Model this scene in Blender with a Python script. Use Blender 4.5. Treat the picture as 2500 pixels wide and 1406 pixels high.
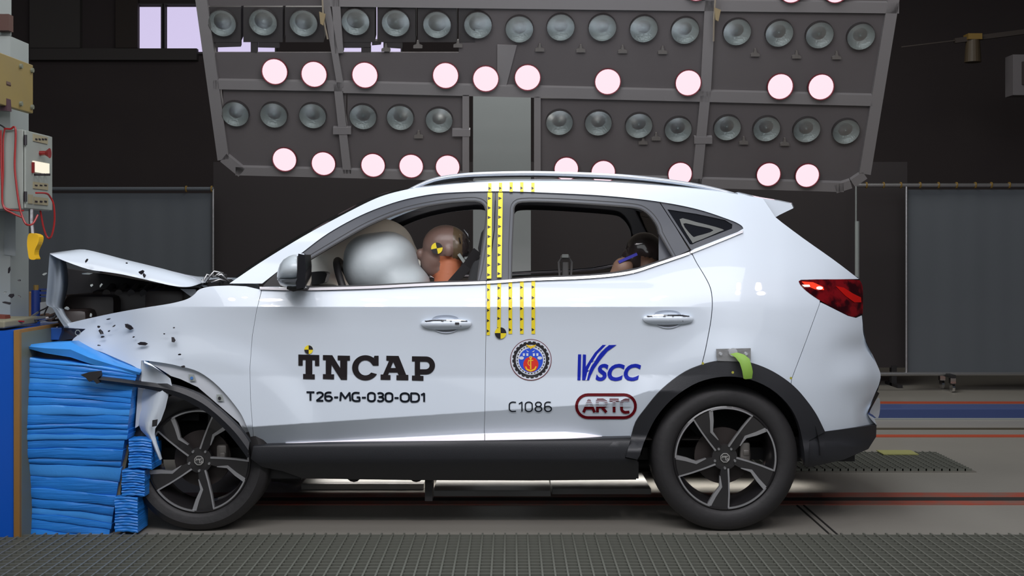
import bpy, bmesh, math, random
from mathutils import Vector, Matrix
from mathutils.geometry import tessellate_polygon
random.seed(7)
PI = math.pi
S = bpy.context.scene
for o in list(bpy.data.objects): bpy.data.objects.remove(o)
COL = S.collection
# ---------------------------------------------------------------- camera, world, lights, exposure
D, F, H = 5.77, 3000.0, 1.336
cd = bpy.data.cameras.new('camera'); cam = bpy.data.objects.new('camera', cd); COL.objects.link(cam)
cam.location = (0, -D, H); cam.rotation_euler = (PI/2, 0, 0)
cd.sensor_width = 36; cd.lens = 36*F/2500; cd.shift_y = -93/2500; cd.clip_end = 60
S.camera = cam
S.view_settings.view_transform = 'Standard'; S.view_settings.look = 'None'
S.view_settings.exposure = 0.0; S.view_settings.gamma = 1.0; S.view_settings.use_curve_mapping = False
S.cycles.use_denoising = True
S.cycles.max_bounces = 8; S.cycles.sample_clamp_indirect = 4
w = bpy.data.worlds.new('World'); S.world = w; w.use_nodes = True
w.node_tree.nodes['Background'].inputs[0].default_value = (0.75, 0.85, 1.0, 1)
w.node_tree.nodes['Background'].inputs[1].default_value = 0.05

def area(name, loc, target, size, power, col=(0.93, 0.97, 1.0), shape='RECTANGLE', sy=None):
    l = bpy.data.lights.new(name, 'AREA'); l.energy = power; l.color = col; l.shape = shape; l.size = size
    if sy: l.size_y = sy
    o = bpy.data.objects.new(name, l); COL.objects.link(o); o.location = loc
    o.rotation_euler = (Vector(target) - Vector(loc)).to_track_quat('-Z', 'Y').to_euler()
    return o
# hall floodlight banks over the near side of the track, mirrored counterparts of the bank in view; added fills follow
area('flood_bank_light', (-0.3, -3.8, 4.9), (0, 0, 0.7), 6.5, 215, sy=2.6)
area('overhead_light', (0.3, 0.9, 5.2), (0, 0.9, 0), 4.5, 140, sy=1.4)
area('added_side_fill', (0.0, -8.0, 2.9), (0, 0, 0.8), 11.0, 100, sy=2.6)  # added unseen fill, stands in for floor bounce on the lower doors
area('added_back_fill', (0.8, 4.4, 5.5), (0.8, 3.6, 0), 6.0, 190, sy=1.5, col=(1, 0.97, 0.92))  # added unseen fill to brighten the floor behind the car
area('added_underbody_fill', (0.2, 1.2, 0.22), (0.2, 1.2, 0), 2.9, 6, sy=.08, col=(1, 0.97, 0.93)).data.spread = math.radians(95)  # invented fill under the car, only to brighten the floor plates
for nm_, x_, pw in (('added_cabin_fill', -.45, 7), ('added_cabin_fill', .55, 3)):  # added fills hidden below the belt line, lifting headliner and airbags
    l_ = bpy.data.lights.new(nm_, 'POINT'); l_.energy = pw; l_.shadow_soft_size = .08; l_.color = (1, .97, .93)
    o_ = bpy.data.objects.new(nm_, l_); COL.objects.link(o_); o_.location = (x_, .95, 1.02)
for i in range(8):
    for j in range(2):
        area('spot_light', (-2.6 + i*0.78 + 0.2*j, -2.7 - 0.35*j, 3.3 + 0.55*j), (-2.6 + i*0.78 + .1, 0.3, 0.9), 0.17, 5.5, (1, 0.9, 0.95), 'DISK')

# ---------------------------------------------------------------- materials
MATS = {}
def mat(name, col, rough=0.5, metal=0.0, coat=0.0, emis=None, es=1.0, noise=None, spec=0.5, trans=0.0, alpha=1.0, bump=None, ior=None):
    if name in MATS: return MATS[name]
    m = bpy.data.materials.new(name); m.use_nodes = True; nt = m.node_tree
    b = nt.nodes['Principled BSDF']
    b.inputs['Base Color'].default_value = (*col, 1); b.inputs['Roughness'].default_value = rough
    b.inputs['Metallic'].default_value = metal; b.inputs['Coat Weight'].default_value = coat
    b.inputs['Coat Roughness'].default_value = 0.03
    b.inputs['Specular IOR Level'].default_value = spec
    b.inputs['Transmission Weight'].default_value = trans; b.inputs['Alpha'].default_value = alpha
    if ior: b.inputs['IOR'].default_value = ior
    if emis: b.inputs['Emission Color'].default_value = (*emis, 1); b.inputs['Emission Strength'].default_value = es
    if noise or bump:
        tc = nt.nodes.new('ShaderNodeTexCoord'); mp = nt.nodes.new('ShaderNodeMapping')
        n = nt.nodes.new('ShaderNodeTexNoise'); n.inputs['Detail'].default_value = 6
        nt.links.new(tc.outputs['Object'], mp.inputs[0]); nt.links.new(mp.outputs[0], n.inputs[0])
        if noise:
            sc, amt, col2 = noise[:3]
            n.inputs['Scale'].default_value = sc
            if len(noise) > 3: mp.inputs['Scale'].default_value = noise[3]
            mx = nt.nodes.new('ShaderNodeMixRGB'); mx.inputs[1].default_value = (*col, 1); mx.inputs[2].default_value = (*col2, 1)
            rp = nt.nodes.new('ShaderNodeValToRGB'); rp.color_ramp.elements[0].position = 0.5 - amt; rp.color_ramp.elements[1].position = 0.5 + amt
            nt.links.new(n.outputs[0], rp.inputs[0]); nt.links.new(rp.outputs[0], mx.inputs[0]); nt.links.new(mx.outputs[0], b.inputs['Base Color'])
        if bump:
            n2 = nt.nodes.new('ShaderNodeTexNoise'); n2.inputs['Scale'].default_value = bump[0]; n2.inputs['Detail'].default_value = 4
            nt.links.new(mp.outputs[0], n2.inputs[0])
            bp = nt.nodes.new('ShaderNodeBump'); bp.inputs['Strength'].default_value = bump[1]; bp.inputs['Distance'].default_value = 0.01
            nt.links.new(n2.outputs[0], bp.inputs['Height']); nt.links.new(bp.outputs[0], b.inputs['Normal'])
    MATS[name] = m; return m
PAINT = mat('white_car_paint', (0.60, 0.665, 0.74), 0.38, coat=0.7, bump=(1.2, 0.03))
INNERPAINT = mat('white_inner_paint', (0.50, 0.53, 0.57), 0.5)
CLAD = mat('grey_black_cladding', (0.020, 0.021, 0.025), 0.5, bump=(300, 0.1))
FRAMEG = mat('satin_grey_window_frame', (0.055, 0.059, 0.072), 0.35)
BLACK = mat('matte_black', (0.012, 0.011, 0.012), 0.6)
GLOSSB = mat('gloss_black', (0.012, 0.012, 0.014), 0.08, coat=1)
RUB = mat('tyre_rubber', (0.017, 0.016, 0.017), 0.62, bump=(40, 0.15))
RIMB = mat('dark_rim', (0.014, 0.013, 0.014), 0.3, coat=.4)
MACH = mat('machined_edge', (0.36, 0.36, 0.37), 0.35, metal=0.6)
CHROME = mat('chrome', (0.85, 0.84, 0.86), 0.12, metal=1.0)
SILVER = mat('satin_silver', (0.52, 0.56, 0.62), 0.28, metal=0.4, coat=.5)
MIRC = mat('mirror_silver', (0.50, 0.56, 0.60), 0.35, metal=0.0, coat=.4)
BRIGHT = mat('bright_moulding', (0.85, 0.82, 0.86), 0.2, metal=0.3, coat=.6)
STEEL = mat('brushed_steel', (0.45, 0.45, 0.46), 0.35, metal=0.9, bump=(60, .1))
def clear_glass(name, tint, refl, rough=.03):
    m = bpy.data.materials.new(name); m.use_nodes = True; nt = m.node_tree; nt.nodes.remove(nt.nodes['Principled BSDF'])
    tr = nt.nodes.new('ShaderNodeBsdfTransparent'); tr.inputs[0].default_value = (*tint, 1)
    gl = nt.nodes.new('ShaderNodeBsdfGlossy'); gl.inputs['Roughness'].default_value = rough; gl.inputs[0].default_value = (*tint, 1)
    mx = nt.nodes.new('ShaderNodeMixShader'); mx.inputs[0].default_value = refl
    nt.links.new(tr.outputs[0], mx.inputs[1]); nt.links.new(gl.outputs[0], mx.inputs[2]); nt.links.new(mx.outputs[0], nt.nodes['Material Output'].inputs[0]); MATS[name] = m; return m
WGLASS = clear_glass('windscreen_glass', (.8, .84, .84), .06)
LENS = clear_glass('lamp_lens_glass', (.85, .89, .885), .30, .30)
DGLASS = mat('privacy_glass', (0.01, 0.011, 0.014), 0.03, coat=1)
RED = mat('red_lens', (0.16, 0.005, 0.008), 0.08, coat=1.0, noise=(14, 0.08, (0.02, 0.002, 0.004)))
LITRED = mat('lit_red', (0.6, 0.02, 0.01), 0.2, emis=(1.0, 0.05, 0.02), es=0.9)
LITHOT = mat('lit_hot', (1, .8, .7), 0.2, emis=(1.0, 0.75, 0.65), es=1.3)
YEL = mat('yellow_tape', (0.83, 0.66, 0.02), 0.5)
MBLK = mat('marker_black', (0.012, 0.010, 0.014), 0.5)
LETTER = mat('letter_black', (0.014, 0.011, 0.012), 0.6, spec=.15)
NAVY = mat('navy_letter', (0.004, 0.007, 0.014), 0.6, spec=.15)
BLUEL = mat('blue_letter', (0.008, 0.020, 0.36), 0.5, spec=.15)
MAROON = mat('maroon_letter', (0.11, 0.003, 0.007), 0.5, spec=.15)
MWHITE = mat('sticker_white', (0.62, 0.66, 0.74), 0.4)
EBLUE = mat('emblem_blue', (0.02, 0.08, 0.62), 0.4); ERED = mat('emblem_red', (0.66, 0.03, 0.02), 0.4); EYEL = mat('emblem_yellow', (0.82, 0.55, 0.03), 0.4)
BBLUE = mat('honeycomb_blue', (0.022, 0.225, 0.68), 0.38, noise=(3, .25, (0.016, 0.17, 0.58), (1, 1, 14)), bump=(9, .35))
BBLUE2 = mat('honeycomb_blue_light', (0.05, 0.28, 0.74), 0.3, bump=(9, .5))
BDARK = mat('honeycomb_core_dark', (0.012, 0.02, 0.04), 0.5)
PBLUE = mat('deep_blue_panel', (0.0035, 0.078, 0.44), 0.3)
WOOD = mat('plywood', (0.30, 0.15, 0.035), 0.6, noise=(8, .2, (0.2, 0.10, 0.02), (1, 1, .2)))
GREY = mat('grey_olive_sheet', (0.14, 0.15, 0.11), 0.5)
COLW = mat('painted_white_steel', (0.29, 0.32, 0.305), 0.5, noise=(3, .3, (0.26, 0.285, 0.275)))
COLG = mat('grey_column_paint', (0.27, 0.285, 0.275), 0.6)
YPLATE = mat('yellow_plate', (0.22, 0.165, 0.05), 0.5, noise=(5, .3, (0.19, 0.145, 0.055)))
BEIGE = mat('beige_label', (0.25, 0.22, 0.14), 0.6)
BOXG = mat('control_box_paint', (0.25, 0.27, 0.245), 0.45)
REDW = mat('red_cable', (0.28, 0.01, 0.01), 0.4)
REDB = mat('red_button', (0.17, 0.006, 0.006), 0.3)
SCREEN = mat('lit_display', (0.05, .05, .04), 0.4, emis=(1.0, 0.93, 0.75), es=0.95)
YHOIST = mat('yellow_pendant', (0.72, 0.42, 0.01), 0.45)
FLOOR = mat('floor_paint', (0.26, 0.245, 0.215), 0.32, noise=(1.1, .25, (0.22, 0.208, 0.184)), bump=(30, .08))
GRATE = mat('grating_steel', (0.16, 0.165, 0.14), 0.45, metal=.4)
PITM = mat('pit_black', (0.008, 0.007, 0.006), 0.8)
REDP = mat('red_line_paint', (0.30, 0.045, 0.022), 0.5, noise=(7, .18, (0.17, 0.09, 0.07)))
ORP = mat('orange_line_paint', (0.36, 0.055, 0.02), 0.5)
BEAM = mat('blue_beam_paint', (0.045, 0.07, 0.19), 0.4)
PLATEM = mat('light_floor_plate', (0.46, 0.45, 0.44), 0.3, noise=(2.2, .3, (0.34, 0.33, 0.31), (1, 3, 1)))
WALLM = mat('dark_hall_wall', (0.034, 0.026, 0.027), 0.9, noise=(1.5, .3, (0.040, 0.031, 0.030)))
CURT = mat('grey_curtain', (0.088, 0.099, 0.112), 0.85)
CURTD = mat('dark_screen', (0.024, 0.019, 0.020), 0.8)
BANKM = mat('lamp_bank_grey', (0.20, 0.19, 0.19), 0.55)
BACKM = mat('lamp_bank_board', (0.095, 0.084, 0.086), 0.7, noise=(1.5, .3, (0.115, 0.105, 0.105)))
HOUSE = mat('lamp_housing_dark', (0.04, 0.036, 0.036), 0.5)
BOWL = mat('lamp_reflector', (0.37, 0.40, 0.40), 0.32, metal=0.3, bump=(90, .5))
BULB = mat('lamp_bulb', (0.10, 0.12, 0.12), 0.1, spec=.8)
LIT = mat('lit_lamp_glass', (0.02, 0.02, 0.02), 0.5, emis=(1.15, 0.80, 0.885), es=1.0, spec=.1)
LRIM = mat('lamp_rim', (0.16, 0.02, 0.03), 0.4)
SKYW = mat('daylight_window', (0.3, 0.3, 0.4), 0.3, emis=(0.60, 0.53, 0.76), es=1.0)
BAG = mat('silver_airbag', (0.46, 0.51, 0.53), 0.5, bump=(7, .5))
BAG2 = mat('pale_airbag', (0.8, 0.8, 0.76), 0.7, bump=(4, .4))
DSKIN = mat('dummy_brown', (0.17, 0.105, 0.085), 0.4)
DORG = mat('dummy_orange', (0.46, 0.15, 0.07), 0.55)
DCAP = mat('dummy_cap_olive', (0.10, 0.07, 0.04), 0.25)
DDARK = mat('dummy_back_dark', (0.035, 0.027, 0.026), 0.15, coat=.6)
SEATM = mat('seat_fabric_dark', (0.035, 0.037, 0.04), 0.8)
TRIMI = mat('interior_trim_dark', (0.06, 0.052, 0.048), 0.8)
HEADL = mat('headliner_grey', (0.35, 0.32, 0.29), 0.9)
BELTM = mat('seat_belt', (0.02, 0.02, 0.022), 0.7)
STRAPB = mat('blue_strap', (0.03, 0.03, 0.35), 0.6)
GREEN = mat('green_strap', (0.20, 0.36, 0.05), 0.6)
BOTTLEB = mat('blue_cylinder_paint', (0.01, 0.03, 0.16), 0.4)
OLIVE = mat('olive_pad', (0.2, 0.19, 0.13), 0.7)
RAILY = mat('dull_yellow', (0.18, 0.11, 0.02), 0.6)
HOODG = mat('hood_inner_grey', (0.24, 0.28, 0.32), 0.4, metal=.1)

# ---------------------------------------------------------------- helpers
def U(px, py, Y=0.0):
    k = (Y + D)/F
    return Vector(((px - 1250)*k, Y, H + (610 - py)*k))
def thing(name, label, cat, loc=(0, 0, 0), group=None):
    o = bpy.data.objects.new(name, None); COL.objects.link(o); o.location = loc; o.empty_display_size = .1
    o['label'] = label; o['category'] = cat
    if group: o['group'] = group
    return o
def tag(o, label, cat, group=None):
    o['label'] = label; o['category'] = cat
    if group: o['group'] = group
    return o
def structure(o): o['kind'] = 'structure'; return o
def wloc(o):
    v = Vector((0, 0, 0))
    while o is not None: v += o.location; o = o.parent
    return v
def link(name, me, mats, parent=None):
    if not isinstance(mats, (list, tuple)): mats = [mats]
    for m in mats: me.materials.append(m)
    o = bpy.data.objects.new(name, me); COL.objects.link(o)
    if parent is not None: o.parent = parent; me.transform(Matrix.Translation(-wloc(parent)))
    else:                                   # put the origin at the base of the mesh
        n = len(me.vertices)
        if n:
            c = sum((v.co for v in me.vertices), Vector())/n; c.z = min(v.co.z for v in me.vertices)
            me.transform(Matrix.Translation(-c)); o.location = c
    return o
def bm_link(name, bm, m, parent=None, smooth=False, angle=None):
    me = bpy.data.meshes.new(name); bm.normal_update(); bm.to_mesh(me); bm.free()
    if smooth:
        for p in me.polygons: p.use_smooth = True
        if angle: me.set_sharp_from_angle(angle=math.radians(angle))
    return link(name, me, m, parent)
def box(bm, c, s, rot=None, bev=0.0, mi=0):
    r = bmesh.ops.create_cube(bm, size=1.0)
    vs = r['verts']
    M = Matrix.Translation(Vector(c)) @ (rot.to_4x4() if rot else Matrix.Identity(4)) @ Matrix.Diagonal((*s, 1))
    bmesh.ops.transform(bm, matrix=M, verts=vs)
    if bev:
        es = list({e for v in vs for e in v.link_edges})
        bmesh.ops.bevel(bm, geom=es, offset=bev, segments=2, affect='EDGES', profile=.5)
    return vs
def bx(bm, x0, x1, y0, y1, z0, z1, bev=0.0):
    box(bm, ((x0+x1)/2, (y0+y1)/2, (z0+z1)/2), (abs(x1-x0), abs(y1-y0), abs(z1-z0)), bev=bev)
def bar(bm, a, b, wd, ht, up=Vector((0, 0, 1)), bev=0):
    a, b = Vector(a), Vector(b); d = b - a; L = d.length; d.normalize()
    s = d.cross(up).normalized(); u = s.cross(d)
    R = Matrix((d, s, u)).transposed()
    box(bm, (a+b)/2, (L, wd, ht), rot=R, bev=bev)
def cyl(bm, a, b, r, r2=None, seg=24, cap=True):
    a, b = Vector(a), Vector(b); d = b - a
    r2 = r if r2 is None else r2
    rr = bmesh.ops.create_cone(bm, cap_ends=cap, segments=seg, radius1=r, radius2=r2, depth=d.length)
    q = d.to_track_quat('Z', 'Y')
    bmesh.ops.transform(bm, matrix=Matrix.Translation((a+b)/2) @ q.to_matrix().to_4x4(), verts=rr['verts'])
def tube(bm, pts, r, seg=8, flat=1.0, cap=True):
    pts = [Vector(p) for p in pts]; rings = []; n = len(pts)
    prev = None
    for i, p in enumerate(pts):
        t = (pts[min(i+1, n-1)] - pts[max(i-1, 0)]).normalized()
        if prev is None:
            a = Vector((0, 1, 0)) if abs(t.y) < .9 else Vector((1, 0, 0))
        else: a = prev
        s = (a - t*a.dot(t)).normalized(); u = t.cross(s); prev = s
        rr = r[i] if isinstance(r, (list, tuple)) else r
        rings.append([bm.verts.new(p + s*math.cos(2*PI*k/seg)*rr + u*math.sin(2*PI*k/seg)*rr*flat) for k in range(seg)])
    for A, B in zip(rings, rings[1:]):
        for k in range(seg): bm.faces.new((A[k], A[(k+1) % seg], B[(k+1) % seg], B[k]))
    if cap:
        bm.faces.new(rings[0][::-1]); bm.faces.new(rings[-1])
def cr(pts, n=6, closed=False):
    pts = [Vector((p[0], p[1])) for p in pts]; N = len(pts); out = []
    rng = range(N) if closed else range(N-1)
    for i in rng:
        g_ = (lambda k: pts[k % N]) if closed else (lambda k: pts[min(max(k, 0), N-1)])
        p0, p1, p2, p3 = g_(i-1), g_(i), g_(i+1), g_(i+2)
        for j in range(n):
            t = j/n
            out.append(0.5*((2*p1) + (p2-p0)*t + (2*p0-5*p1+4*p2-p3)*t*t + (3*p1-p0-3*p2+p3)*t**3))
    if not closed: out.append(pts[-1])
    return [(v.x, v.y) for v in out]
def interp(tab, x):
    """monotone cubic through a table"""
    n = len(tab)
    if x <= tab[0][0]:
        m = (tab[1][1]-tab[0][1])/(tab[1][0]-tab[0][0]); return tab[0][1] + m*(x-tab[0][0])
    if x >= tab[-1][0]:
        m = (tab[-1][1]-tab[-2][1])/(tab[-1][0]-tab[-2][0]); return tab[-1][1] + m*(x-tab[-1][0])
    i = 0
    while x > tab[i+1][0]: i += 1
    def sl(k): return (tab[k+1][1]-tab[k][1])/(tab[k+1][0]-tab[k][0])
    def tan(k):
        if k == 0: return sl(0)
        if k == n-1: return sl(n-2)
        a, b = sl(k-1), sl(k)
        if a*b <= 0: return 0
        return 2*a*b/(a+b)
    h = tab[i+1][0]-tab[i][0]; t = (x-tab[i][0])/h
    m0, m1 = tan(i)*h, tan(i+1)*h
    return (2*t**3-3*t*t+1)*tab[i][1] + (t**3-2*t*t+t)*m0 + (-2*t**3+3*t*t)*tab[i+1][1] + (t**3-t*t)*m1
def sst(a, b, x):
    t = min(max((x-a)/(b-a), 0), 1); return t*t*(3-2*t)

# side surface of the car: depth Y over the picture of its side
VU = [(400, .56), (420, .47), (440, .385), (455, .335), (475, .297), (520, .237), (600, .150), (690, .052), (720, .021), (749, .0)]
VS = [(400, .56), (420, .47), (440, .385), (455, .335), (475, .297), (520, .237), (600, .150), (690, .060), (760, .018), (850, .002), (930, .0), (1010, .01), (1080, .035), (1130, .09)]
HT = [(60, .42), (120, .30), (180, .19), (250, .11), (350, .045), (480, .012), (620, 0), (1780, 0), (1900, .025), (1980, .065), (2050, .125), (2105, .21), (2150, .33)]
def g(px, py):
    c = 1040 - (px-640)*0.066 if px < 1500 else 1040-860*.066 - (px-1500)*.35
    c = max(c, 955)
    if py < 749: v = interp(VU, py)
    else:
        lo = [(749, 0), (770, .009), (800, .019), (860, .030), (915, .033)]
        if py < 915: v = interp(lo, py)
        elif py < c: v = .033 - .020*((py-915)/(c-915))
        else: v = .013 + .080*(py-c)/(1085-c)
    wgt = sst(1560, 1800, px) + (1 - sst(330, 620, px))
    wgt = min(wgt, 1)
    v = v*(1-wgt) + interp(VS, py)*wgt
    y = v + interp(HT, px)
    for (cx, cy, R) in ((1778, 1112, 235), (483, 1128, 245)):
        r = math.hypot(px-cx, py-cy)
        if r < R+80: y -= 0.014*(1 - sst(R, R+80, r))
    return y
def gclad(px, py):
    y = interp([(1040, .0), (1075, .008), (1092, -.006), (1118, .0), (1145, .04), (1175, .10)], py)
    return y + interp(HT, px)
CARY = 1.8
def sheet(name, outline, yf, m, parent, off=0.0, holes=(), rim=0.02, step=14, cuts=(), mirror=False, keep=True, smoothn=True, ret=False):
    """a curved panel: flat outline (picture units) cut by a fine grid, bent onto the surface Y = yf + off, edge turned inwards by rim"""
    loops = [list(outline)] + [list(h) for h in holes]
    pts = [Vector((p[0], p[1], 0)) for lp in loops for p in lp]
    tris = tessellate_polygon([[Vector((p[0], p[1], 0)) for p in lp] for lp in loops])
    bm = bmesh.new(); vs = [bm.verts.new(p) for p in pts]
    for t in tris:
        try: bm.faces.new([vs[i] for i in t])
        except ValueError: pass
    xs = [p.x for p in pts]; ys = [p.y for p in pts]
    if step:
        for lo, hi, ax in ((min(xs), max(xs), 0), (min(ys), max(ys), 1)):
            k = math.floor(lo/step)+1
            while k*step < hi:
                co = [0, 0, 0]; no = [0, 0, 0]; co[ax] = k*step + .013; no[ax] = 1
                bmesh.ops.bisect_plane(bm, geom=bm.verts[:]+bm.edges[:]+bm.faces[:], dist=1e-5, plane_co=co, plane_no=no)
                k += 1
    for (ax_, ay_, bx_, by_) in cuts:
        d_ = Vector((bx_-ax_, by_-ay_, 0)); no = Vector((-d_.y, d_.x, 0)).normalized()
        bmesh.ops.bisect_plane(bm, geom=bm.verts[:]+bm.edges[:]+bm.faces[:], dist=1e-5, plane_co=(ax_, ay_, 0), plane_no=no)
    P = lambda x, y: U(x, y, yf(x, y) + off)
    verts, faces, norms, sharp = [], [], [], []
    bm.verts.index_update()
    for v in bm.verts:
        x, y = v.co.x, v.co.y; p = P(x, y)
        e = .8
        n = (P(x+e, y)-P(x-e, y)).cross(P(x, y-e)-P(x, y+e)).normalized()
        if n.y > 0: n = -n
        verts.append(p); norms.append(n)
    for f in bm.faces:
        idx = [v.index for v in f.verts]
        a, b, c = verts[idx[0]], verts[idx[1]], verts[idx[2]]
        nn = (b-a).cross(c-a)
        if nn.dot(norms[idx[0]]) < 0: idx = idx[::-1]
        faces.append(idx)
    if rim:
        for e in bm.edges:
            if len(e.link_faces) == 1:
                i, j = e.verts[0].index, e.verts[1].index
                a, b = verts[i], verts[j]
                fc = e.link_faces[0].calc_center_median()
                c2, d2 = a + Vector((0, rim, 0)), b + Vector((0, rim, 0))
                k = len(verts)
                n = (b-a).cross(Vector((0, 1, 0))); 
                if n.length < 1e-9: continue
                n.normalize()
                cin = P(fc.x, fc.y) - a
                if n.dot(cin) > 0: n = -n
                verts += [a, b, d2, c2]; norms += [n]*4
                q = [k, k+1, k+2, k+3]
                if (verts[q[1]]-verts[q[0]]).cross(verts[q[2]]-verts[q[0]]).dot(n) < 0: q = q[::-1]
                faces.append(q)
    bm.free()
    if mirror:
        verts = [Vector((v.x, CARY - v.y, v.z)) for v in verts]; norms = [Vector((n.x, -n.y, n.z)) for n in norms]
        faces = [f[::-1] for f in faces]
    me = bpy.data.meshes.new(name); me.from_pydata([tuple(v) for v in verts], [], faces); me.update()
    for p in me.polygons: p.use_smooth = True
    if smoothn: me.normals_split_custom_set_from_vertices([tuple(n) for n in norms])
    return link(name, me, m, parent)
def both(name, *a, **k):
    o = sheet(name, *a, **k); k2 = dict(k); k2['mirror'] = True; k2['step'] = 30
    sheet(name, *a, **k2); return o
def slab(name, poly, Y0, th, m, parent=None, bev=0, ret=False):
    """flat outline (picture units at depth Y0) given a thickness th away from the camera"""
    bm = bmesh.new(); prism(bm, poly, Y0, th)
    return bm_link(name, bm, m, parent)
def prism(bm, poly, Y0, th):
    a = [bm.verts.new(U(x, y, Y0)) for x, y in poly]
    b = [bm.verts.new(v.co + Vector((0, th, 0))) for v in a]
    tr = tessellate_polygon([[Vector((x, y, 0)) for x, y in poly]])
    for t in tr:
        try: bm.faces.new([a[i] for i in t]); bm.faces.new([b[i] for i in t][::-1])
        except ValueError: pass
    n = len(a)
    for i in range(n):
        try: bm.faces.new((a[i], b[i], b[(i+1) % n], a[(i+1) % n]))
        except ValueError: pass
    bmesh.ops.recalc_face_normals(bm, faces=bm.faces[:])
def loft(bm, rows, close=False):
    R = [[bm.verts.new(p) for p in r] for r in rows]
    for A, B in zip(R, R[1:]):
        for i in range(len(A)-1): bm.faces.new((A[i], A[i+1], B[i+1], B[i]))
def blob(name, balls, m, parent, voxel=.014, smooth=6, post=None):
    """one continuous skin over ellipsoids ((centre),(radii)[,rotation about Y])"""
    bm = bmesh.new()
    for bl in balls:
        c, r = bl[0], bl[1]; rot = Matrix.Rotation(bl[2], 4, 'Y') if len(bl) > 2 else Matrix.Identity(4)
        q = bmesh.ops.create_icosphere(bm, subdivisions=3, radius=1)
        bmesh.ops.transform(bm, matrix=Matrix.Translation(c) @ rot @ Matrix.Diagonal((*r, 1)), verts=q['verts'])
    me = bpy.data.meshes.new('tmp'); bm.to_mesh(me); bm.free()
    o = bpy.data.objects.new('tmp', me); COL.objects.link(o)
    md = o.modifiers.new('r', 'REMESH'); md.mode = 'VOXEL'; md.voxel_size = voxel
    sm = o.modifiers.new('s', 'SMOOTH'); sm.iterations = smooth; sm.factor = .6
    dg = bpy.context.evaluated_depsgraph_get(); dg.update()
    me2 = bpy.data.meshes.new_from_object(o.evaluated_get(dg)); bpy.data.objects.remove(o)
    me2.name = name; me2.materials.clear()
    for p in me2.polygons: p.use_smooth = True
    if post: post(me2)
    return link(name, me2, m, parent)
def chain(a, b, r0, r1, n=6):
    a, b = Vector(a), Vector(b)
    return [(tuple(a.lerp(b, i/n)), (r0+(r1-r0)*i/n,)*3) for i in range(n+1)]
def textpoly(s, bbox, bold=0.0, shear=0.0, slope=0.0, space=1.0):
    """lettering fitted into a box of the picture; returns 2D verts and triangles"""
    cu = bpy.data.curves.new('t', 'FONT'); cu.body = s; cu.offset = bold; cu.shear = shear; cu.space_character = space
    cu.resolution_u = 4
    o = bpy.data.objects.new('t', cu); COL.objects.link(o)
    dg = bpy.context.evaluated_depsgraph_get(); dg.update()
    me = bpy.data.meshes.new_from_object(o.evaluated_get(dg)); bpy.data.objects.remove(o)
    xs = [v.co.x for v in me.vertices]; ys = [v.co.y for v in me.vertices]
    x0, x1, y0, y1 = min(xs), max(xs), min(ys), max(ys)
    bx0, by0, bx1, by1 = bbox
    vv = []
    for v in me.vertices:
        t = (v.co.x-x0)/(x1-x0); X = bx0 + t*(bx1-bx0); Yp = by1 - (v.co.y-y0)/(y1-y0)*(by1-by0) + slope*t
        vv.append((X, Yp))
    fs = [list(p.vertices) for p in me.polygons]
    bpy.data.meshes.remove(me); return vv, fs
def decal(name, m, parent, polys=(), meshes=(), off=-0.0025, yf=None, step=40):
    yf = yf or g
    bm = bmesh.new()
    for pl in polys:
        loops = pl if isinstance(pl[0][0], (tuple, list)) else [pl]
        allp = [Vector((p[0], p[1], 0)) for lp in loops for p in lp]
        vs = [bm.verts.new(p) for p in allp]
        for t in tessellate_polygon([[Vector((p[0], p[1], 0)) for p in lp] for lp in loops]):
            try: bm.faces.new([vs[i] for i in t])
            except ValueError: pass
    for vv, fs in meshes:
        vs = [bm.verts.new((x, y, 0)) for x, y in vv]
        for f in fs:
            try: bm.faces.new([vs[i] for i in f])
            except ValueError: pass
    if step:
        for ax in (0, 1):
            c = [v.co[ax] for v in bm.verts]; k = math.floor(min(c)/step)+1
            while k*step < max(c):
                co = [0, 0, 0]; no = [0, 0, 0]; co[ax] = k*step+.017; no[ax] = 1
                bmesh.ops.bisect_plane(bm, geom=bm.verts[:]+bm.edges[:]+bm.faces[:], dist=1e-5, plane_co=co, plane_no=no); k += 1
    for v in bm.verts: v.co = U(v.co.x, v.co.y, yf(v.co.x, v.co.y)+off)
    bm.normal_update()
    for f in bm.faces:
        if f.normal.y > 0: f.normal_flip()
    return bm_link(name, bm, m, parent)
def circ(cx, cy, r, n=32, ry=None, a0=0, a1=2*PI):
    ry = ry or r; full = abs(a1-a0-2*PI) < 1e-6
    return [(cx+r*math.cos(a0+(a1-a0)*i/(n if full else n-1)), cy-ry*math.sin(a0+(a1-a0)*i/(n if full else n-1))) for i in range(n)]
def quad_marker(cx, cy, r, parent, off, yf=None, rot=0.0):
    m1 = decal('target_marker', YEL, parent, [circ(cx, cy, r)], off=off, yf=yf, step=0)
    q = []
    for k in (0, 1):
        a = rot + k*PI + PI*0; q.append([(cx, cy)] + circ(cx, cy, r, 10, a0=a, a1=a+PI/2))
    decal('quadrant', MBLK, m1, q, off=off-.0012, yf=yf, step=0)
    m1['label'] = 'round yellow and black quartered target sticker'
    return m1

# ================================================================= the hall
BY = 9.5      # back wall depth
bm = bmesh.new(); bx(bm, -9, 9, -7.0, BY, -0.06, 0.0); structure(bm_link('floor', bm, FLOOR))
bm = bmesh.new(); bx(bm, -9, 9, BY, BY+.2, 0, 7.0)
structure(bm_link('wall_back', bm, WALLM))
bm = bmesh.new(); bx(bm, -9.2, -9, -7, BY+.2, 0, 7.0); structure(bm_link('wall_left', bm, WALLM))
bm = bmesh.new(); bx(bm, 9, 9.2, -7, BY+.2, 0, 7.0); structure(bm_link('wall_right', bm, WALLM))
bm = bmesh.new(); bx(bm, -9, 9, -7, BY+.2, 7.0, 7.2); structure(bm_link('ceiling', bm, WALLM))
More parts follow.
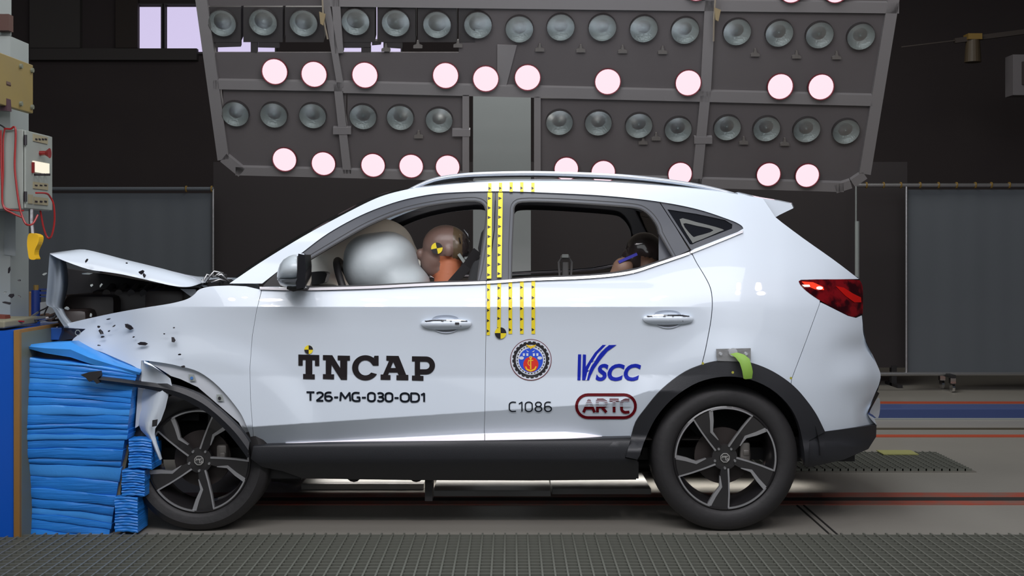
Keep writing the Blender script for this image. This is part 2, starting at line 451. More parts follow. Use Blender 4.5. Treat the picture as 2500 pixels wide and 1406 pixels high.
# girder and lighter wall panel, upper left
o = slab('trim_1', [(72, 118), (480, 118), (480, 146), (72, 146)], BY-.12, .1, mat('girder', (0.045, 0.04, 0.038), .8)); structure(o)
o = slab('trim_2', [(72, -200), (195, -200), (195, 117), (72, 117)], BY-.1, .08, mat('upper_panel', (0.05, 0.045, 0.042), .8)); structure(o)
o = slab('trim_3', [(282, -200), (336, -200), (336, 117), (282, 117)], BY-.1, .08, mat('upper_panel2', (0.03, 0.022, 0.018), .8)); structure(o)
# daylight windows high on the back wall
wn = 0
for (x0, x1) in ((341, 395), (408, 496), (532, 672), (836, 978)):
    wn += 1
    fr = bmesh.new()
    a, b = U(x0-5, 14, BY), U(x1+5, 130, BY)
    for (p0, p1, q0, q1) in ((a.x, b.x, a.z, a.z+.02), (a.x, b.x, b.z-.02, b.z), (a.x, a.x+.02, b.z, a.z), (b.x-.02, b.x, b.z, a.z)):
        bx(fr, p0, p1, BY-.06, BY, q0, q1)
    wo = structure(bm_link('window_%d' % wn, fr, HOUSE))
    p = bmesh.new(); a, b = U(x0, 17, BY-.03), U(x1, 126, BY-.03); bx(p, a.x, b.x, BY-.03, BY-.01, b.z, a.z)
    bm_link('pane', p, SKYW, wo)
# grey building column behind
c0, c1 = U(1155, 600, 4.3).x, U(1296, 600, 4.3).x
bm = bmesh.new(); bx(bm, c0, c1, 4.3, 4.75, 0, 6.9); bx(bm, c0-.08, c1+.08, 4.22, 4.83, 0, .03)
tag(bm_link('steel_column', bm, COLG), 'pale grey building column standing behind the car and lamp bank', 'column')
# rolling curtains
def curtain(name, label, x0, x1, top, Y, post_x, cloth0, cloth1, rings, kind):
    zt = U(0, top, Y).z; X = lambda p: U(p, 0, Y).x
    t = thing(name, label, 'curtain', (X((x0+x1)/2), Y, 0))
    bm = bmesh.new(); tube(bm, [(X(x0), Y, zt), (X(x1), Y, zt)], .018, 8); bm_link('top_rail', bm, STEEL if kind else CURT, t)
    zb = U(0, 905, Y).z
    bm = bmesh.new(); tube(bm, [(X(x0), Y, zb-.03), (X(x1), Y, zb-.03)], .018, 8); bm_link('bottom_rail', bm, STEEL, t)
    for px in post_x:
        bm = bmesh.new(); tube(bm, [(X(px), Y, zt), (X(px), Y, zb-.03)], .012, 8); bm_link('post', bm, STEEL, t)
    n = 60; rows = []
    bm = bmesh.new()
    for z in (zt-.04, zb-.02):
        rows.append([(X(cloth0)+(X(cloth1)-X(cloth0))*i/n, Y+.03+.0012*math.sin(i*.9)+.002*math.sin(i*.31), z) for i in range(n+1)])
    loft(bm, rows); bm_link('cloth', bm, CURT, t, smooth=True)
    for px in rings:
        bm = bmesh.new(); p = Vector((X(px), Y, zt)); cyl(bm, p+Vector((-.006, 0, 0)), p+Vector((.006, 0, 0)), .03, seg=12); bm_link('curtain_ring', bm, RAILY, t)
    for px in [x0+30, (x0+x1)/2, x1-30] if not kind else [2312, 2560, 2700]:
        for dy in (-.14, .14):
            bm = bmesh.new(); p = Vector((X(px), Y+dy, .045)); cyl(bm, p+Vector((-.012, 0, 0)), p+Vector((.012, 0, 0)), .045, seg=16)
            box(bm, (p.x, Y+dy, .11), (.05, .05, .05)); bm_link('castor', bm, CHROME if kind else BLACK, t)
        bm = bmesh.new(); bar(bm, (X(px), Y-.18, .15), (X(px), Y+.18, .15), .04, .03)
        bar(bm, (X(px), Y, .15), (X(px), Y, zb-.02), .03, .03); bm_link('foot', bm, BLACK, t)
    return t
curtain('rolling_curtain', 'dark grey rolling curtain on castors hung from rings, behind the tail of the car', 2090, 2760, 452, 5.9, [2090, 2213, 2740], 2215, 2740, [2115, 2157, 2199, 2246, 2291, 2335, 2381, 2420, 2464, 2510, 2560, 2610, 2660], True)
curtain('rolling_curtain', 'dark grey rolling curtain behind the crumpled hood of the car', 60, 521, 461, 5.9, [62, 520], 64, 520, [455, 517], False)
# tall white post beside right curtain, thin cable above it
bm = bmesh.new(); a = U(2090, 452, 5.4); b = U(2090, 545, 5.4); tube(bm, [a, b], .006, 6)
a2 = U(2090, 540, 5.4); tube(bm, [a2+Vector((.01, 0, 0)), Vector((a2.x+.01, 5.4, .0))], .02, 8)
tag(bm_link('stand_pole', bm, COLW), 'thin white upright pole with a slim rod on top beside the curtain', 'pole')
# screens behind the car (dark)
t = thing('dark_screen', 'large near-black screen standing behind the car between the two grey curtains', 'screen', (0, 6.3, 0))
bm = bmesh.new(); bx(bm, U(521, 0, 6.3).x, U(2215, 0, 6.3).x, 6.3, 6.33, .18, 2.2); bm_link('panel', bm, CURTD, t)
for k in range(6):
    x = U(560, 0, 6.3).x + k*1.3; bm = bmesh.new(); bx(bm, x, x+.05, 6.28, 6.35, 0, .2); bx(bm, x, x+.05, 6.1, 6.5, 0, .03); bm_link('foot', bm, BLACK, t)
# ceiling hoist and box at right
t = thing('overhead_hoist', 'dim yellow hoist hanging from a sloping rail at upper right', 'hoist', U(2375, 100, 7))
bm = bmesh.new(); bx(bm, U(2358, 0, 7).x, U(2392, 0, 7).x, 6.93, 7.07, U(0, 98, 7).z, U(0, 84, 7).z); bm_link('trolley', bm, RAILY, t)
bm = bmesh.new(); cyl(bm, U(2375, 98, 7), U(2375, 152, 7), .07, .085, 20); bm_link('drum', bm, mat('hoist_drum', (0.05, 0.035, 0.018), .6), t)
bm = bmesh.new(); bar(bm, U(2200, 115, 7), U(2340, 98, 7), .02, .012); bar(bm, U(2330, 100, 7), U(2600, 65, 7), .05, .05); bm_link('rail', bm, mat('rail_dim', (0.03, 0.022, 0.018), .7), t)
t = thing('wall_cabinet', 'grey framed wall box at the right edge of the photo', 'cabinet', U(2500, 232, 7))
bm = bmesh.new(); prism(bm, [(2473, 133), (2560, 133), (2560, 232), (2473, 232)], 7, .2); bm_link('frame', bm, mat('cab', (0.13, 0.12, 0.125), .6), t)
bm = bmesh.new(); prism(bm, [(2497, 150), (2550, 150), (2550, 206), (2497, 206)], 6.97, .03); bm_link('door', bm, WALLM, t)

# ---- floor markings, rails, gratings, plates
def strip(name, y0, y1, z0, z1, m, x0=-8.9, x1=8.9, lab=None, cat=None):
    bm = bmesh.new(); bx(bm, x0, x1, y0, y1, z0, z1); o = bm_link(name, bm, m)
    if lab: tag(o, lab, cat)
    else: structure(o)
    return o
FY = lambda py: 3000*H/(py-610) - D
strip('floor_marking_red_line', FY(985.5), FY(981), .0, .004, ORP)
strip('floor_marking_orange_line', FY(1067.5), FY(1062), .0, .004, ORP)
strip('floor_marking_dark_seam', FY(1049), FY(1045), .0, .003, mat('seam', (0.045, 0.035, 0.02), .7))
strip('floor_marking_red_border', FY(1233), FY(1224), .0, .004, REDP)
strip('floor_marking_red_border', FY(1215), FY(1204), .0, .004, REDP)
strip('floor_track_slot', FY(1224), FY(1215), .0, .003, PITM)
t = thing('floor_beam', 'long blue painted beam lying across the floor behind the car', 'beam', (0, FY(1024), 0))
bm = bmesh.new(); bx(bm, -8.5, 8.5, FY(1024), FY(1024)+.30, 0, .085, bev=.006); bm_link('beam_body', bm, BEAM, t)
bm = bmesh.new(); bx(bm, -8.5, 8.5, FY(1024)-.03, FY(1024), 0, .012); bm_link('flange', bm, COLG, t)
def grating(name, label, x0, x1, y0, y1, pitch, parent=None):
    t = thing(name, label, 'grating', ((x0+x1)/2, (y0+y1)/2, 0))
    bm = bmesh.new(); bx(bm, x0, x1, y0, y1, 0.0, .002); bm_link('pit_shade_plate', bm, PITM, t)  # thin black plate on the floor, stands in for the dark below the bars
    bm = bmesh.new(); x = x0
    while x <= x1: bx(bm, x, x+.008, y0, y1, .004, .022); x += pitch
    y = y0
    while y <= y1: bx(bm, x0, x1, y, y+.007, .006, .020); y += pitch
    o = bm_link('bars', bm, GRATE, t); o['kind'] = 'stuff'
    bm = bmesh.new()
    for (a, b, c, d) in ((x0-.02, x1+.02, y0-.02, y0), (x0-.02, x1+.02, y1, y1+.02), (x0-.02, x0, y0, y1), (x1, x1+.02, y0, y1)): bx(bm, a, b, c, d, 0, .006)
    bm_link('frame', bm, mat('grating_frame', (0.15, 0.14, 0.12), .45), t); return t
g1 = grating('floor_grating', 'steel floor grating in front of the car along the bottom of the photo', -3.0, 3.0, -1.55, FY(1312), .052)
bm = bmesh.new(); 
g2 = grating('floor_grating', 'small steel floor grating behind the rear bumper of the car', .75, U(2335, 0, FY(1130)).x-.02, FY(1152), FY(1109), .047)
bm = bmesh.new(); prism(bm, [(1, 1)]*0 or [(0, 0), (1, 0), (1, 1)], 0, .1); bm.free()
bm = bmesh.new(); a, b = U(2150, 0, FY(1115)).x, U(2235, 0, FY(1115)).x; bx(bm, a, b, FY(1119), FY(1109), .022, .028)
tag(bm_link('floor_tape', bm, mat('olive_tape', (0.28, 0.28, 0.10), .6)), 'yellowish green flat scrap lying on the small grating', 'scrap')
# light plates under and behind the car
def plate(label, x0, x1, py0, py1, Yc, h=.035, m=PLATEM):
    Y0, Y1 = FY(py1), FY(py0); k = (Y0+D)/F
    bm = bmesh.new(); bx(bm, (x0-1250)*k, (x1-1250)*k, Y0, Y1, 0, h, bev=.004)
    return tag(bm_link('floor_plate', bm, m), label, 'plate')
plate('pale steel plate under the rear half of the car, left of the joint', 1057, 1345, 1168, 1213, 0)
plate('pale steel plate under the car just ahead of the rear wheel', 1347, 1590, 1168, 1208, 0)
plate('pale steel plate under the front half of the car', 735, 1035, 1160, 1196, 0)
# dark seams by the rear wheel
bm = bmesh.new()
for dx in (0, .035):
    bar(bm, (U(1945, 0, FY(1233)).x+dx, FY(1234), .002), (U(1945, 0, FY(1233)).x+dx, FY(1310), .002), .008, .004)
structure(bm_link('floor_marking_track_seam', bm, PITM))

# ================================================================= lamp bank
p1, p2, p3 = U(480, 0, 2.0), U(2183, 25, 2.05), U(540, 395, 2.65)
BN = (p2-p1).cross(p3-p1).normalized()
if BN.y > 0: BN = -BN
def onbank(px, py, off=0.0):
    o = Vector((0, -D, H)); d = (U(px, py, 0)-o)
    base = p1 + BN*off
    t = (base-o).dot(BN)/d.dot(BN); return o + d*t
bank = thing('lamp_bank', 'large tilted dark panel frame carrying rows of round floodlights above the car', 'lamp bank', onbank(1320, 440))
def bpoly(name, poly, off, th, m, parent=bank):
    bm = bmesh.new(); a = [bm.verts.new(onbank(x, y, off)) for x, y in poly]; b = [bm.verts.new(v.co - BN*th) for v in a]
    bm.faces.new(a); bm.faces.new(b[::-1]); n = len(a)
    for i in range(n): bm.faces.new((a[i], b[i], b[(i+1) % n], a[(i+1) % n]))
    bmesh.ops.recalc_face_normals(bm, faces=bm.faces[:]); return bm_link(name, bm, m, parent)
def bbeam(name, a, b, w, m=BANKM):
    dx, dy = b[0]-a[0], b[1]-a[1]; L = math.hypot(dx, dy); nx, ny = -dy/L*w/2, dx/L*w/2
    return bpoly(name, [(a[0]+nx, a[1]+ny), (b[0]+nx, b[1]+ny), (b[0]-nx, b[1]-ny), (a[0]-nx, a[1]-ny)], .03, .06, m)
# boards (upper ones keep a slot open to the windows)
bpoly('board', [(800, -150), (2205, -150), (2180, 20), (2142, 250), (1730, 240), (1140, 232), (840, 222), (828, 128), (1120, 128), (1120, 16), (820, 16)], 0, .01, BACKM)
bpoly('board', [(465, -150), (800, -150), (820, 14), (490, 14)], 0, .01, BACKM)
bpoly('board', [(500, 128), (822, 128), (838, 222), (525, 212)], 0, .01, BACKM)
bpoly('board', [(545, 215), (845, 222), (845, 425), (585, 418), (545, 375)], 0, .01, BACKM)
bpoly('board', [(848, 222), (1140, 232), (1140, 432), (848, 425)], 0, .01, BACKM)
bpoly('board', [(1312, 240), (1718, 244), (1700, 450), (1312, 440)], 0, .01, BACKM)
bpoly('board', [(1722, 244), (2140, 252), (2110, 425), (2060, 455), (1705, 450)], 0, .01, BACKM)
# lamp housings of the first row in front of the windows
for (x0, x1) in ((495, 588), (594, 690), (697, 790), (822, 915), (921, 1014), (1020, 1115), (1121, 1160)):
    bpoly('housing', [(x0, 17), (x1, 17), (x1, 103), (x0, 103)], .005, .12, HOUSE)
for pl in ([(526, 100), (588, 100), (588, 114), (526, 116)], [(612, 100), (628, 100), (628, 130), (612, 130)], [(630, 100), (682, 100), (682, 117), (630, 116)],
           [(830, 100), (906, 100), (904, 117), (830, 117)], [(882, 115), (905, 115), (905, 130), (882, 130)], [(936, 100), (982, 100), (982, 119), (936, 116)], [(938, 116), (951, 116), (951, 130), (938, 130)], [(908, 100), (930, 100), (930, 109), (908, 111)]):
    bpoly('added_slot_cover', pl, .0, .03, HOUSE)  # dark pieces added only to cover part of the bright window slots
# frame beams
for a, b, w_ in (((470, -150), (545, 390), 28), ((2205, -140), (2112, 425), 28), ((520, 207), (838, 212), 22), ((838, 214), (2130, 246), 26),
                 ((770, -150), (832, 215), 16), ((810, -150), (828, 130), 20), ((824, 205), (848, 425), 20), ((1742, -150), (1722, 238), 26), ((1722, 235), (1700, 455), 24),
                 ((575, 418), (1140, 432), 20), ((1312, 436), (2060, 458), 22), ((545, 385), (590, 422), 24), ((800, 3), (2195, 20), 26),
                 ((1137, 232), (1137, 430), 16), ((1312, 236), (1312, 436), 16)):
    bbeam('frame_beam', a, b, w_)
bbeam('corner_brace', (2112, 428), (2082, 448), 20); bbeam('corner_brace', (2078, 450), (2040, 462), 20)
for x, y in ((1717, 343), (835, 320), (1126, 325)): bpoly('bracket', [(x-22, y-8), (x+22, y-8), (x+22, y+8), (x-22, y+8)], .035, .03, BANKM)
for x, y in ((942, 118), (1020, 110), (1118, 108), (1318, 118), (1418, 120), (1520, 122), (1618, 124), (1844, 130), (1945, 135), (2043, 137), (1570, 345), (1816, 345), (1602, 335), (1022, 330), (1916, 348)):
    bpoly('bracket', [(x-11, y+8), (x+11, y+8), (x+11, y+3), (x+4, y), (x+2, y-10), (x-2, y-10), (x-4, y), (x-11, y+3)], .02, .018, mat('bracket_grey', (0.14, 0.13, 0.12), .5))
for x, y in ((1222, 150), ): bpoly('backing_plate', [(x-8, y-40), (x+40, y-40), (x+14, y+60), (x-8, y+60)], .012, .01, BANKM)

def lamp(px, py, lit, rpx, label, group):
    c = onbank(px, py, .03); r = rpx*(c.y+D)/F
    dirv = Vector((0, -1, -.30)) if lit else Vector((0, -1, -.62))
    t = thing('floodlight', label, 'lamp', c, group)
    q = dirv.to_track_quat('Z', 'Y').to_matrix().to_4x4(); M = Matrix.Translation(c) @ q
    def lathe(name, prof, m, seg=28):
        bm = bmesh.new(); rings = []
        for (rr, z) in prof:
            if rr < 1e-6: rings.append([bm.verts.new(M @ Vector((0, 0, z)))])
            else: rings.append([bm.verts.new(M @ Vector((rr*math.cos(2*PI*k/seg), rr*math.sin(2*PI*k/seg), z))) for k in range(seg)])
        for A, B in zip(rings, rings[1:]):
            for k in range(seg):
                if len(A) == 1: bm.faces.new((A[0], B[k], B[(k+1) % seg]))
                elif len(B) == 1: bm.faces.new((A[k], A[(k+1) % seg], B[0]))
                else: bm.faces.new((A[k], A[(k+1) % seg], B[(k+1) % seg], B[k]))
        return bm_link(name, bm, m, t, smooth=name != 'reflector', angle=35)
    lathe('housing', [(r*1.0, .0), (r*1.04, 0), (r*1.04, -r*.5), (r*.5, -r*1.15), (0, -r*1.2)], HOUSE)
    if lit:
        lathe('rim', [(r*1.0, -.004), (r*1.0, .012), (r*1.07, .012), (r*1.07, -.004)], LRIM)
        lathe('lens', [(r*1.0, .0), (r*.6, .008), (0, .012)], LIT)
    else:
        lathe('reflector', [(r*1.0, 0), (r*.92, -r*.12), (r*.74, -r*.25), (r*.5, -r*.35), (r*.2, -r*.40), (0, -r*.41)], BOWL)
        bm = bmesh.new(); qd = bmesh.ops.create_uvsphere(bm, u_segments=12, v_segments=8, radius=1)
        bmesh.ops.transform(bm, matrix=M @ Matrix.Translation((0, 0, -r*.30)) @ Matrix.Diagonal((r*.15, r*.15, r*.22, 1)), verts=qd['verts'])
        bm_link('bulb', bm, BULB, t, smooth=True)
        lathe('lens', [(r*1.0, .001), (r*.7, r*.10), (r*.35, r*.16), (0, r*.18)], LENS)
    # yoke bracket above
    return t
rows = {
 'top row of unlit floodlights on the lamp bank': (False, 33.5, [(542,57),(642,55),(741,57),(868,54),(966,57),(1067,61),(1167,62),(1268,72),(1369,67.5),(1471,68.5),(1572,71.5),(1673,75.5),(1800,79),(1903,82.5),(2001.5,86.5),(2102.5,90)]),
 'upper row of lit floodlights on the lamp bank': (True, 30.5, [(671,174.5),(767,181),(891,183),(1088,184),(1186,192),(1288,189),(1483.5,199),(1680,202),(1904.5,211),(2004,212)]),
 'lower row of unlit floodlights on the lamp bank': (False, 32.5, [(574,279),(668,282),(763,283.5),(886,286),(977,288),(1072,294.5),(1366,300),(1461,301.5),(1560,307.5),(1656,317),(1776,313),(1872,315.5),(1970,318),(2066,322)]),
 'lower row of lit floodlights on the lamp bank': (True, 28.5, [(695,389),(790,399),(911,403),(1004,405),(1093,407),(1382.5,412),(1472.5,420),(1660,424.5),(1876,425.5),(1970.5,428)]),
 'lit floodlights along the top edge of the photo': (True, 30.5, [(1700,-30),(1932,-25),(2040,-25)])}
ORD = ['first', 'second', 'third', 'fourth', 'fifth', 'sixth', 'seventh', 'eighth', 'ninth', 'tenth', 'eleventh', 'twelfth', 'thirteenth', 'fourteenth', 'fifteenth', 'sixteenth']
short = {'top row of unlit': 'glassy unlit floodlight, %s from the left in the top unlit row', 'upper row of lit': 'glowing round floodlight, %s from the left in the upper lit row',
         'lower row of unlit': 'glassy unlit floodlight, %s from the left in the lower unlit row', 'lower row of lit': 'glowing round floodlight, %s from the left in the lower lit row',
         'lit floodlights along': 'glowing floodlight cut by the top edge of the photo, %s from the left'}
for gname, (lit, r, pts) in rows.items():
    lab = next(v for k, v in short.items() if gname.startswith(k))
    for i, (x, y) in enumerate(pts): lamp(x, y, lit, r, lab % ORD[i], gname)
# clamps / straps hanging on the bank
for (x, y, x2, y2, lab) in ((785, 0, 800, 95, 'twisted pale strap clipped to the lamp bank at upper left'), (1750, -10, 1742, 100, 'pale strap clipped to the lamp bank at upper right')):
    t = thing('hanging_strap', lab, 'strap', onbank(x, y+30, .06))
    bm = bmesh.new(); a, b, c = onbank(x, y-40, .07), onbank((x+x2)/2-3, (y+y2)/2, .08), onbank(x2, y2, .06); tube(bm, [a, b, c], .006, 6); bm_link('cord', bm, mat('cord', (0.3, 0.26, 0.2), .7), t)
    bm = bmesh.new(); pts = [onbank(x-6, y+28, .09), onbank(x+10, y+34, .09), onbank(x+4, y+62, .09), onbank(x-3, y+58, .09)]
    bm.faces.new([bm.verts.new(p) for p in pts]); e = bmesh.ops.extrude_face_region(bm, geom=bm.faces[:]); bmesh.ops.translate(bm, verts=[v for v in e['geom'] if isinstance(v, bmesh.types.BMVert)], vec=(0, .015, 0))
    bmesh.ops.recalc_face_normals(bm, faces=bm.faces[:]); bm_link('clamp', bm, mat('clamp_tan', (0.32, 0.25, 0.14), .6), t)

# ================================================================= left: column, control box, barrier
XC = (25-1250)*6.0/F
cA, cB = 6.0-D, XC/((70-1250)/F)-D
t = thing('steel_pillar', 'pale grey-white steel pillar at the left edge carrying the control box', 'pillar', (XC-.5, cA+.3, 0))
PY = .60
bm = bmesh.new(); a, b = U(70, 105, PY), U(25, 88, PY); prism(bm, [(-400, 88), (25, 88), (25, 1244), (-400, 1244)], PY, .243); bm_link('lower_shaft', bm, COLW, t)
bm = bmesh.new(); prism(bm, [(-400, -300), (26, -300), (26, 87), (-400, 87)], PY+.02, .01); bm_link('upper_shaft', bm, COLW, t)
bm = bmesh.new(); prism(bm, [(-10, 34), (21, 34), (21, 74), (-10, 74)], PY-.04, .06); bm_link('rusty_bracket', bm, mat('rust', (0.07, 0.03, 0.022), .6), t)
# yellow plate on +X face
def wallplate(name, x_w, px0, px1, py0, py1, th, m, parent):
    """plate lying on a plane X = x_w, spanning the picture columns px0..px1, rows py0..py1 given at px0"""
    Y0 = x_w*F/(px0-1250)-D; Y1 = x_w*F/(px1-1250)-D
    zt = H+(610-py0)*(Y0+D)/F; zb = H+(610-py1)*(Y0+D)/F
    bm = bmesh.new(); bx(bm, x_w-th, x_w, Y0, Y1, zb, zt, bev=min(.004, th*.3)); return bm_link(name, bm, m, parent), Y0, Y1, zb, zt
t = thing('yellow_sign_board', 'weathered yellow plate bolted to the white pillar above the control box', 'plate', (XC, .3, 2.2))
_, Y0, Y1, zb, zt = wallplate('board', XC+.03, -25, 81, 118, 247, .03, YPLATE, t)
bm = bmesh.new(); bx(bm, XC-.32, XC-.1, Y1-.1, PY, zb+.1, zt-.1); bm_link('mount', bm, GREY, t)
for yy in (Y0+.35, Y1-.025):
    for zz in (zb+.03, zt-.03):
        bm = bmesh.new(); cyl(bm, (XC+.03, yy, zz), (XC+.042, yy, zz), .012, seg=8); bm_link('bolt', bm, GREY, t)
for nm, pl, mm in (('handle_block', [(-30, 155), (9, 157), (7, 200), (12, 204), (2, 218), (-30, 216)], RAILY), ('knob', [(0, 182), (14, 192), (17, 205), (8, 222), (0, 222)], mat('brown_knob', (0.06, 0.03, 0.02), .5)), ('lower_block', [(-30, 236), (16, 240), (18, 270), (-30, 268)], mat('purple_block', (0.05, 0.02, 0.03), .5))):
    o = slab(nm, pl, cA-.12, .05, mm, t)
# control box
XB = (62-1250)*6.02/F; bY0, bY1 = 6.02-D, XB*F/(128-1250)-D
zt, zb = H+(610-316)*6.02/F, H+(610-510)*6.02/F
t = thing('control_box', 'grey control box with lit display and red button hanging on the white pillar', 'control box', (XB-.15, bY0+.1, zb))
bm = bmesh.new(); bx(bm, XB-.32, XB-.012, bY0, PY-.002, zb, zt, bev=.004); bx(bm, XB-.12, XB-.012, PY-.01, bY1, zb, zt, bev=.004); bm_link('body', bm, BOXG, t)
bm = bmesh.new(); bx(bm, XB-.010, XB, bY0+.005, bY1, zb+.004, zt-.004, bev=.003); door = bm_link('door', bm, BOXG, t)
def onbox(px): return XB*F/(px-1250)-D
def bz(px, py): y = onbox(px); return H+(610-py)*(y+D)/F
def bplate(nm, x0, x1, y0, y1, m, th=.004, par=None):
    bm = bmesh.new(); ya, yb = onbox(x0), onbox(x1); za, zb_ = bz((x0+x1)/2, y0), bz((x0+x1)/2, y1)
    bx(bm, XB, XB+th, ya, yb, zb_, za); return bm_link(nm, bm, m, par or door)
bplate('label_plate', 80, 115, 331, 348, BEIGE); bplate('label_plate', 80, 116, 446, 462, BEIGE); bplate('label_plate', 82, 116, 482, 500, BEIGE); bplate('label_plate', 68, 79, 475, 497, BEIGE)
for x in (84, 92, 100, 107): bplate('label_mark', x, x+5, 338, 342, MBLK, .006); 
for x in (83, 95, 106): bplate('label_mark', x, x+6, 451, 454, MBLK, .006); bplate('label_mark', x, x+6, 490, 494, MBLK, .006)
bplate('display', 79, 117, 396, 422, SCREEN, .008); bplate('display_bezel', 77, 79.5, 396, 422, REDB, .011)
for x in (84, 95, 108):
    bm = bmesh.new(); y = onbox(x); z = bz(x, 426); cyl(bm, (XB, y, z), (XB+.03, y, z), .006, seg=8); bm_link('switch', bm, MBLK, door)
bm = bmesh.new(); y = onbox(97); z = bz(97, 374); cyl(bm, (XB, y, z), (XB+.03, y, z), .012, seg=12); cyl(bm, (XB+.03, y, z), (XB+.05, y, z), .012, .026, 16); bm_link('emergency_button', bm, REDB, door)
for y_ in (342, 480):
    bm = bmesh.new(); z = H+(610-y_)*6.02/F; cyl(bm, (XB+.002, bY0-.004, z-.025), (XB+.002, bY0-.004, z+.025), .008, seg=8); bm_link('hinge', bm, MBLK, t)
# red cables over the box
def cable(label, pts, r, m, name='cable'):
    P3 = [U(x, y, yy) for x, y, yy in pts]; out = []
    n = len(P3)
    for i in range(n-1):
        p0, p1_, p2_, p3_ = P3[max(i-1, 0)], P3[i], P3[i+1], P3[min(i+2, n-1)]
        for j in range(6):
            q = j/6; out.append(0.5*((2*p1_)+(p2_-p0)*q+(2*p0-5*p1_+4*p2_-p3_)*q*q+(3*p1_-p0-3*p2_+p3_)*q**3))
    out.append(P3[-1]); bm = bmesh.new(); tube(bm, out, r, 6); return tag(bm_link(name, bm, m), label, 'cable')
yb_ = bY0-.02
cable('red cable draped over the left part of the control box', [(2, 318, yb_), (3, 380, yb_), (5, 450, yb_), (8, 503, yb_), (30, 520, yb_), (55, 531, yb_)], .005, REDW)
cable('red cable beside the leftmost one on the control box', [(12, 314, yb_), (8, 345, yb_), (8, 420, yb_), (6, 480, yb_), (12, 506, yb_), (40, 514, yb_), (58, 514, yb_)], .004, REDW)
cable('red cable running down the middle of the control box side', [(10, 314, yb_), (25, 315, yb_), (38, 316, yb_), (36, 400, yb_), (40, 450, yb_), (47, 500, yb_), (55, 530, yb_), (65, 548, yb_), (80, 546, yb_+.05), (92, 525, yb_+.1)], .005, REDW)
cable('red plug lead looping below the control box', [(88, 471, .26), (112, 472, .38), (122, 480, .46), (131, 500, .48), (133, 540, .5), (126, 575, .5), (116, 580, .5), (106, 555, .5), (98, 512, .5)], .005, REDW)
cable('thin dark cable coming over the top of the box', [(-10, 300, yb_), (6, 308, yb_), (14, 314, yb_)], .004, BLACK)
# yellow pendant
t = thing('pendant_control', 'yellow pendant control hanging on a chain under the control box', 'pendant', U(78, 632, .35))
bm = bmesh.new(); tube(bm, [U(76, 510, .35), U(76, 540, .35), U(79, 572, .35)], .012, 6); bm_link('chain', bm, STEEL, t)
bm = bmesh.new(); prism(bm, cr([(71, 570), (93, 574), (94, 590), (85, 610), (84, 622), (87, 633), (72, 632), (68, 615), (66, 592)], 3, True), .33, .06); bm_link('handset', bm, YHOIST, t)
# paper on the pillar
o = slab('paper_notice', [(10, 520), (38, 520), (38, 625), (10, 622)], PY-.004, .003, mat('paper_grey', (0.27, 0.30, 0.30), .8)); tag(o, 'faded printed notice on the white pillar below the control box', 'notice')

# barrier block
t = thing('barrier_wall', 'deep blue barrier face with plywood edge at lower left', 'barrier', (U(15, 0, -.1).x, .4, 0))
o = slab('face_panel', [(-200, 806), (33, 806), (33, 1420), (-200, 1420)], -.12, .7, PBLUE, t)
def vbox(nm, x0, x1, y0, Y0, Y1, m):
    bm = bmesh.new(); a = U(x0, y0, Y0); b = U(x1, y0, Y0); bx(bm, a.x, b.x, Y0, Y1, 0, a.z); return bm_link(nm, bm, m, t)
bpy.data.objects.remove(o)
vbox('face_panel', -200, 33, 808, -.12, .9, PBLUE); vbox('plywood_edge', 33.5, 48, 806, -.13, .9, WOOD)
vbox('steel_sheet', 48.3, 53, 812, -.11, .9, GREY); vbox('backing_block', 53.3, 60, 850, .10, .9, OLIVE)
bm = bmesh.new(); p = U(15, 785, -.05); bx(bm, U(-200, 0, .0).x, U(33, 0, .0).x, -.1, .3, U(0, 804, -.1).z+.004, U(0, 783, -.1).z, bev=.008); bm_link('top_pad', bm, OLIVE, t)
bm = bmesh.new(); bx(bm, U(-200, 0, .3).x, U(160, 0, .3).x, .25, 1.0, U(0, 830, .25).z, U(0, 800, .25).z, bev=.004); bm_link('top_deck', bm, mat('deck_blue', (0.015, 0.07, 0.26), .35), t)
# clutter behind
t = thing('blue_cylinder', 'small dark blue cylinder with yellow cap on the barrier deck', 'cylinder', U(88, 790, .6))
bm = bmesh.new(); cyl(bm, U(88, 796, .6), U(88, 708, .6), .024, seg=20); bm_link('body', bm, BOTTLEB, t)
bm = bmesh.new(); cyl(bm, U(88, 708, .6), U(88, 696, .6), .013, seg=12); bm_link('cap', bm, RAILY, t)
bm = bmesh.new(); bar(bm, U(96, 706, .6), U(124, 706, .6), .02, .006); bar(bm, U(96, 715, .6), U(124, 715, .6), .02, .014); bar(bm, U(96, 724, .6), U(124, 724, .6), .02, .006); bm_link('arm', bm, BOTTLEB, t)
o = slab('wooden_board', [(71, 712), (80, 716), (85, 780), (86, 797), (71, 797)], .62, .02, WOOD); tag(o, 'narrow upright wooden strip beside the white pillar', 'board')
o = slab('equipment_cover', [(98, 738), (130, 735), (140, 760), (142, 790), (98, 790)], .55, .12, COLG); tag(o, 'pale grey cover plate behind the crushed hood edge', 'cover')
random.seed(3)
for k, (m_, lb) in enumerate(((STEEL, 'steel wire tangle torn loose on the barrier deck'), (mat('brown_wire', (0.10, 0.06, 0.04), .6), 'brown wiring bundle lying on the barrier deck'), (BLACK, 'black looped hose sticking up from the barrier deck'))):
    pts = [(random.uniform(68, 150), random.uniform(762, 784), random.uniform(.2, .5)) for _ in range(9)] if k < 2 else [(95, 760, .4), (115, 750, .4), (122, 738, .4), (108, 770, .35), (128, 772, .35), (140, 757, .35), (134, 745, .35)]
    cable(lb, pts, .006 if k < 2 else .004, m_, name='loose_wire')
cable('thin red cable lying on the barrier top', [(-10, 784, .0), (20, 783, .0), (58, 785, .1)], .004, REDW)
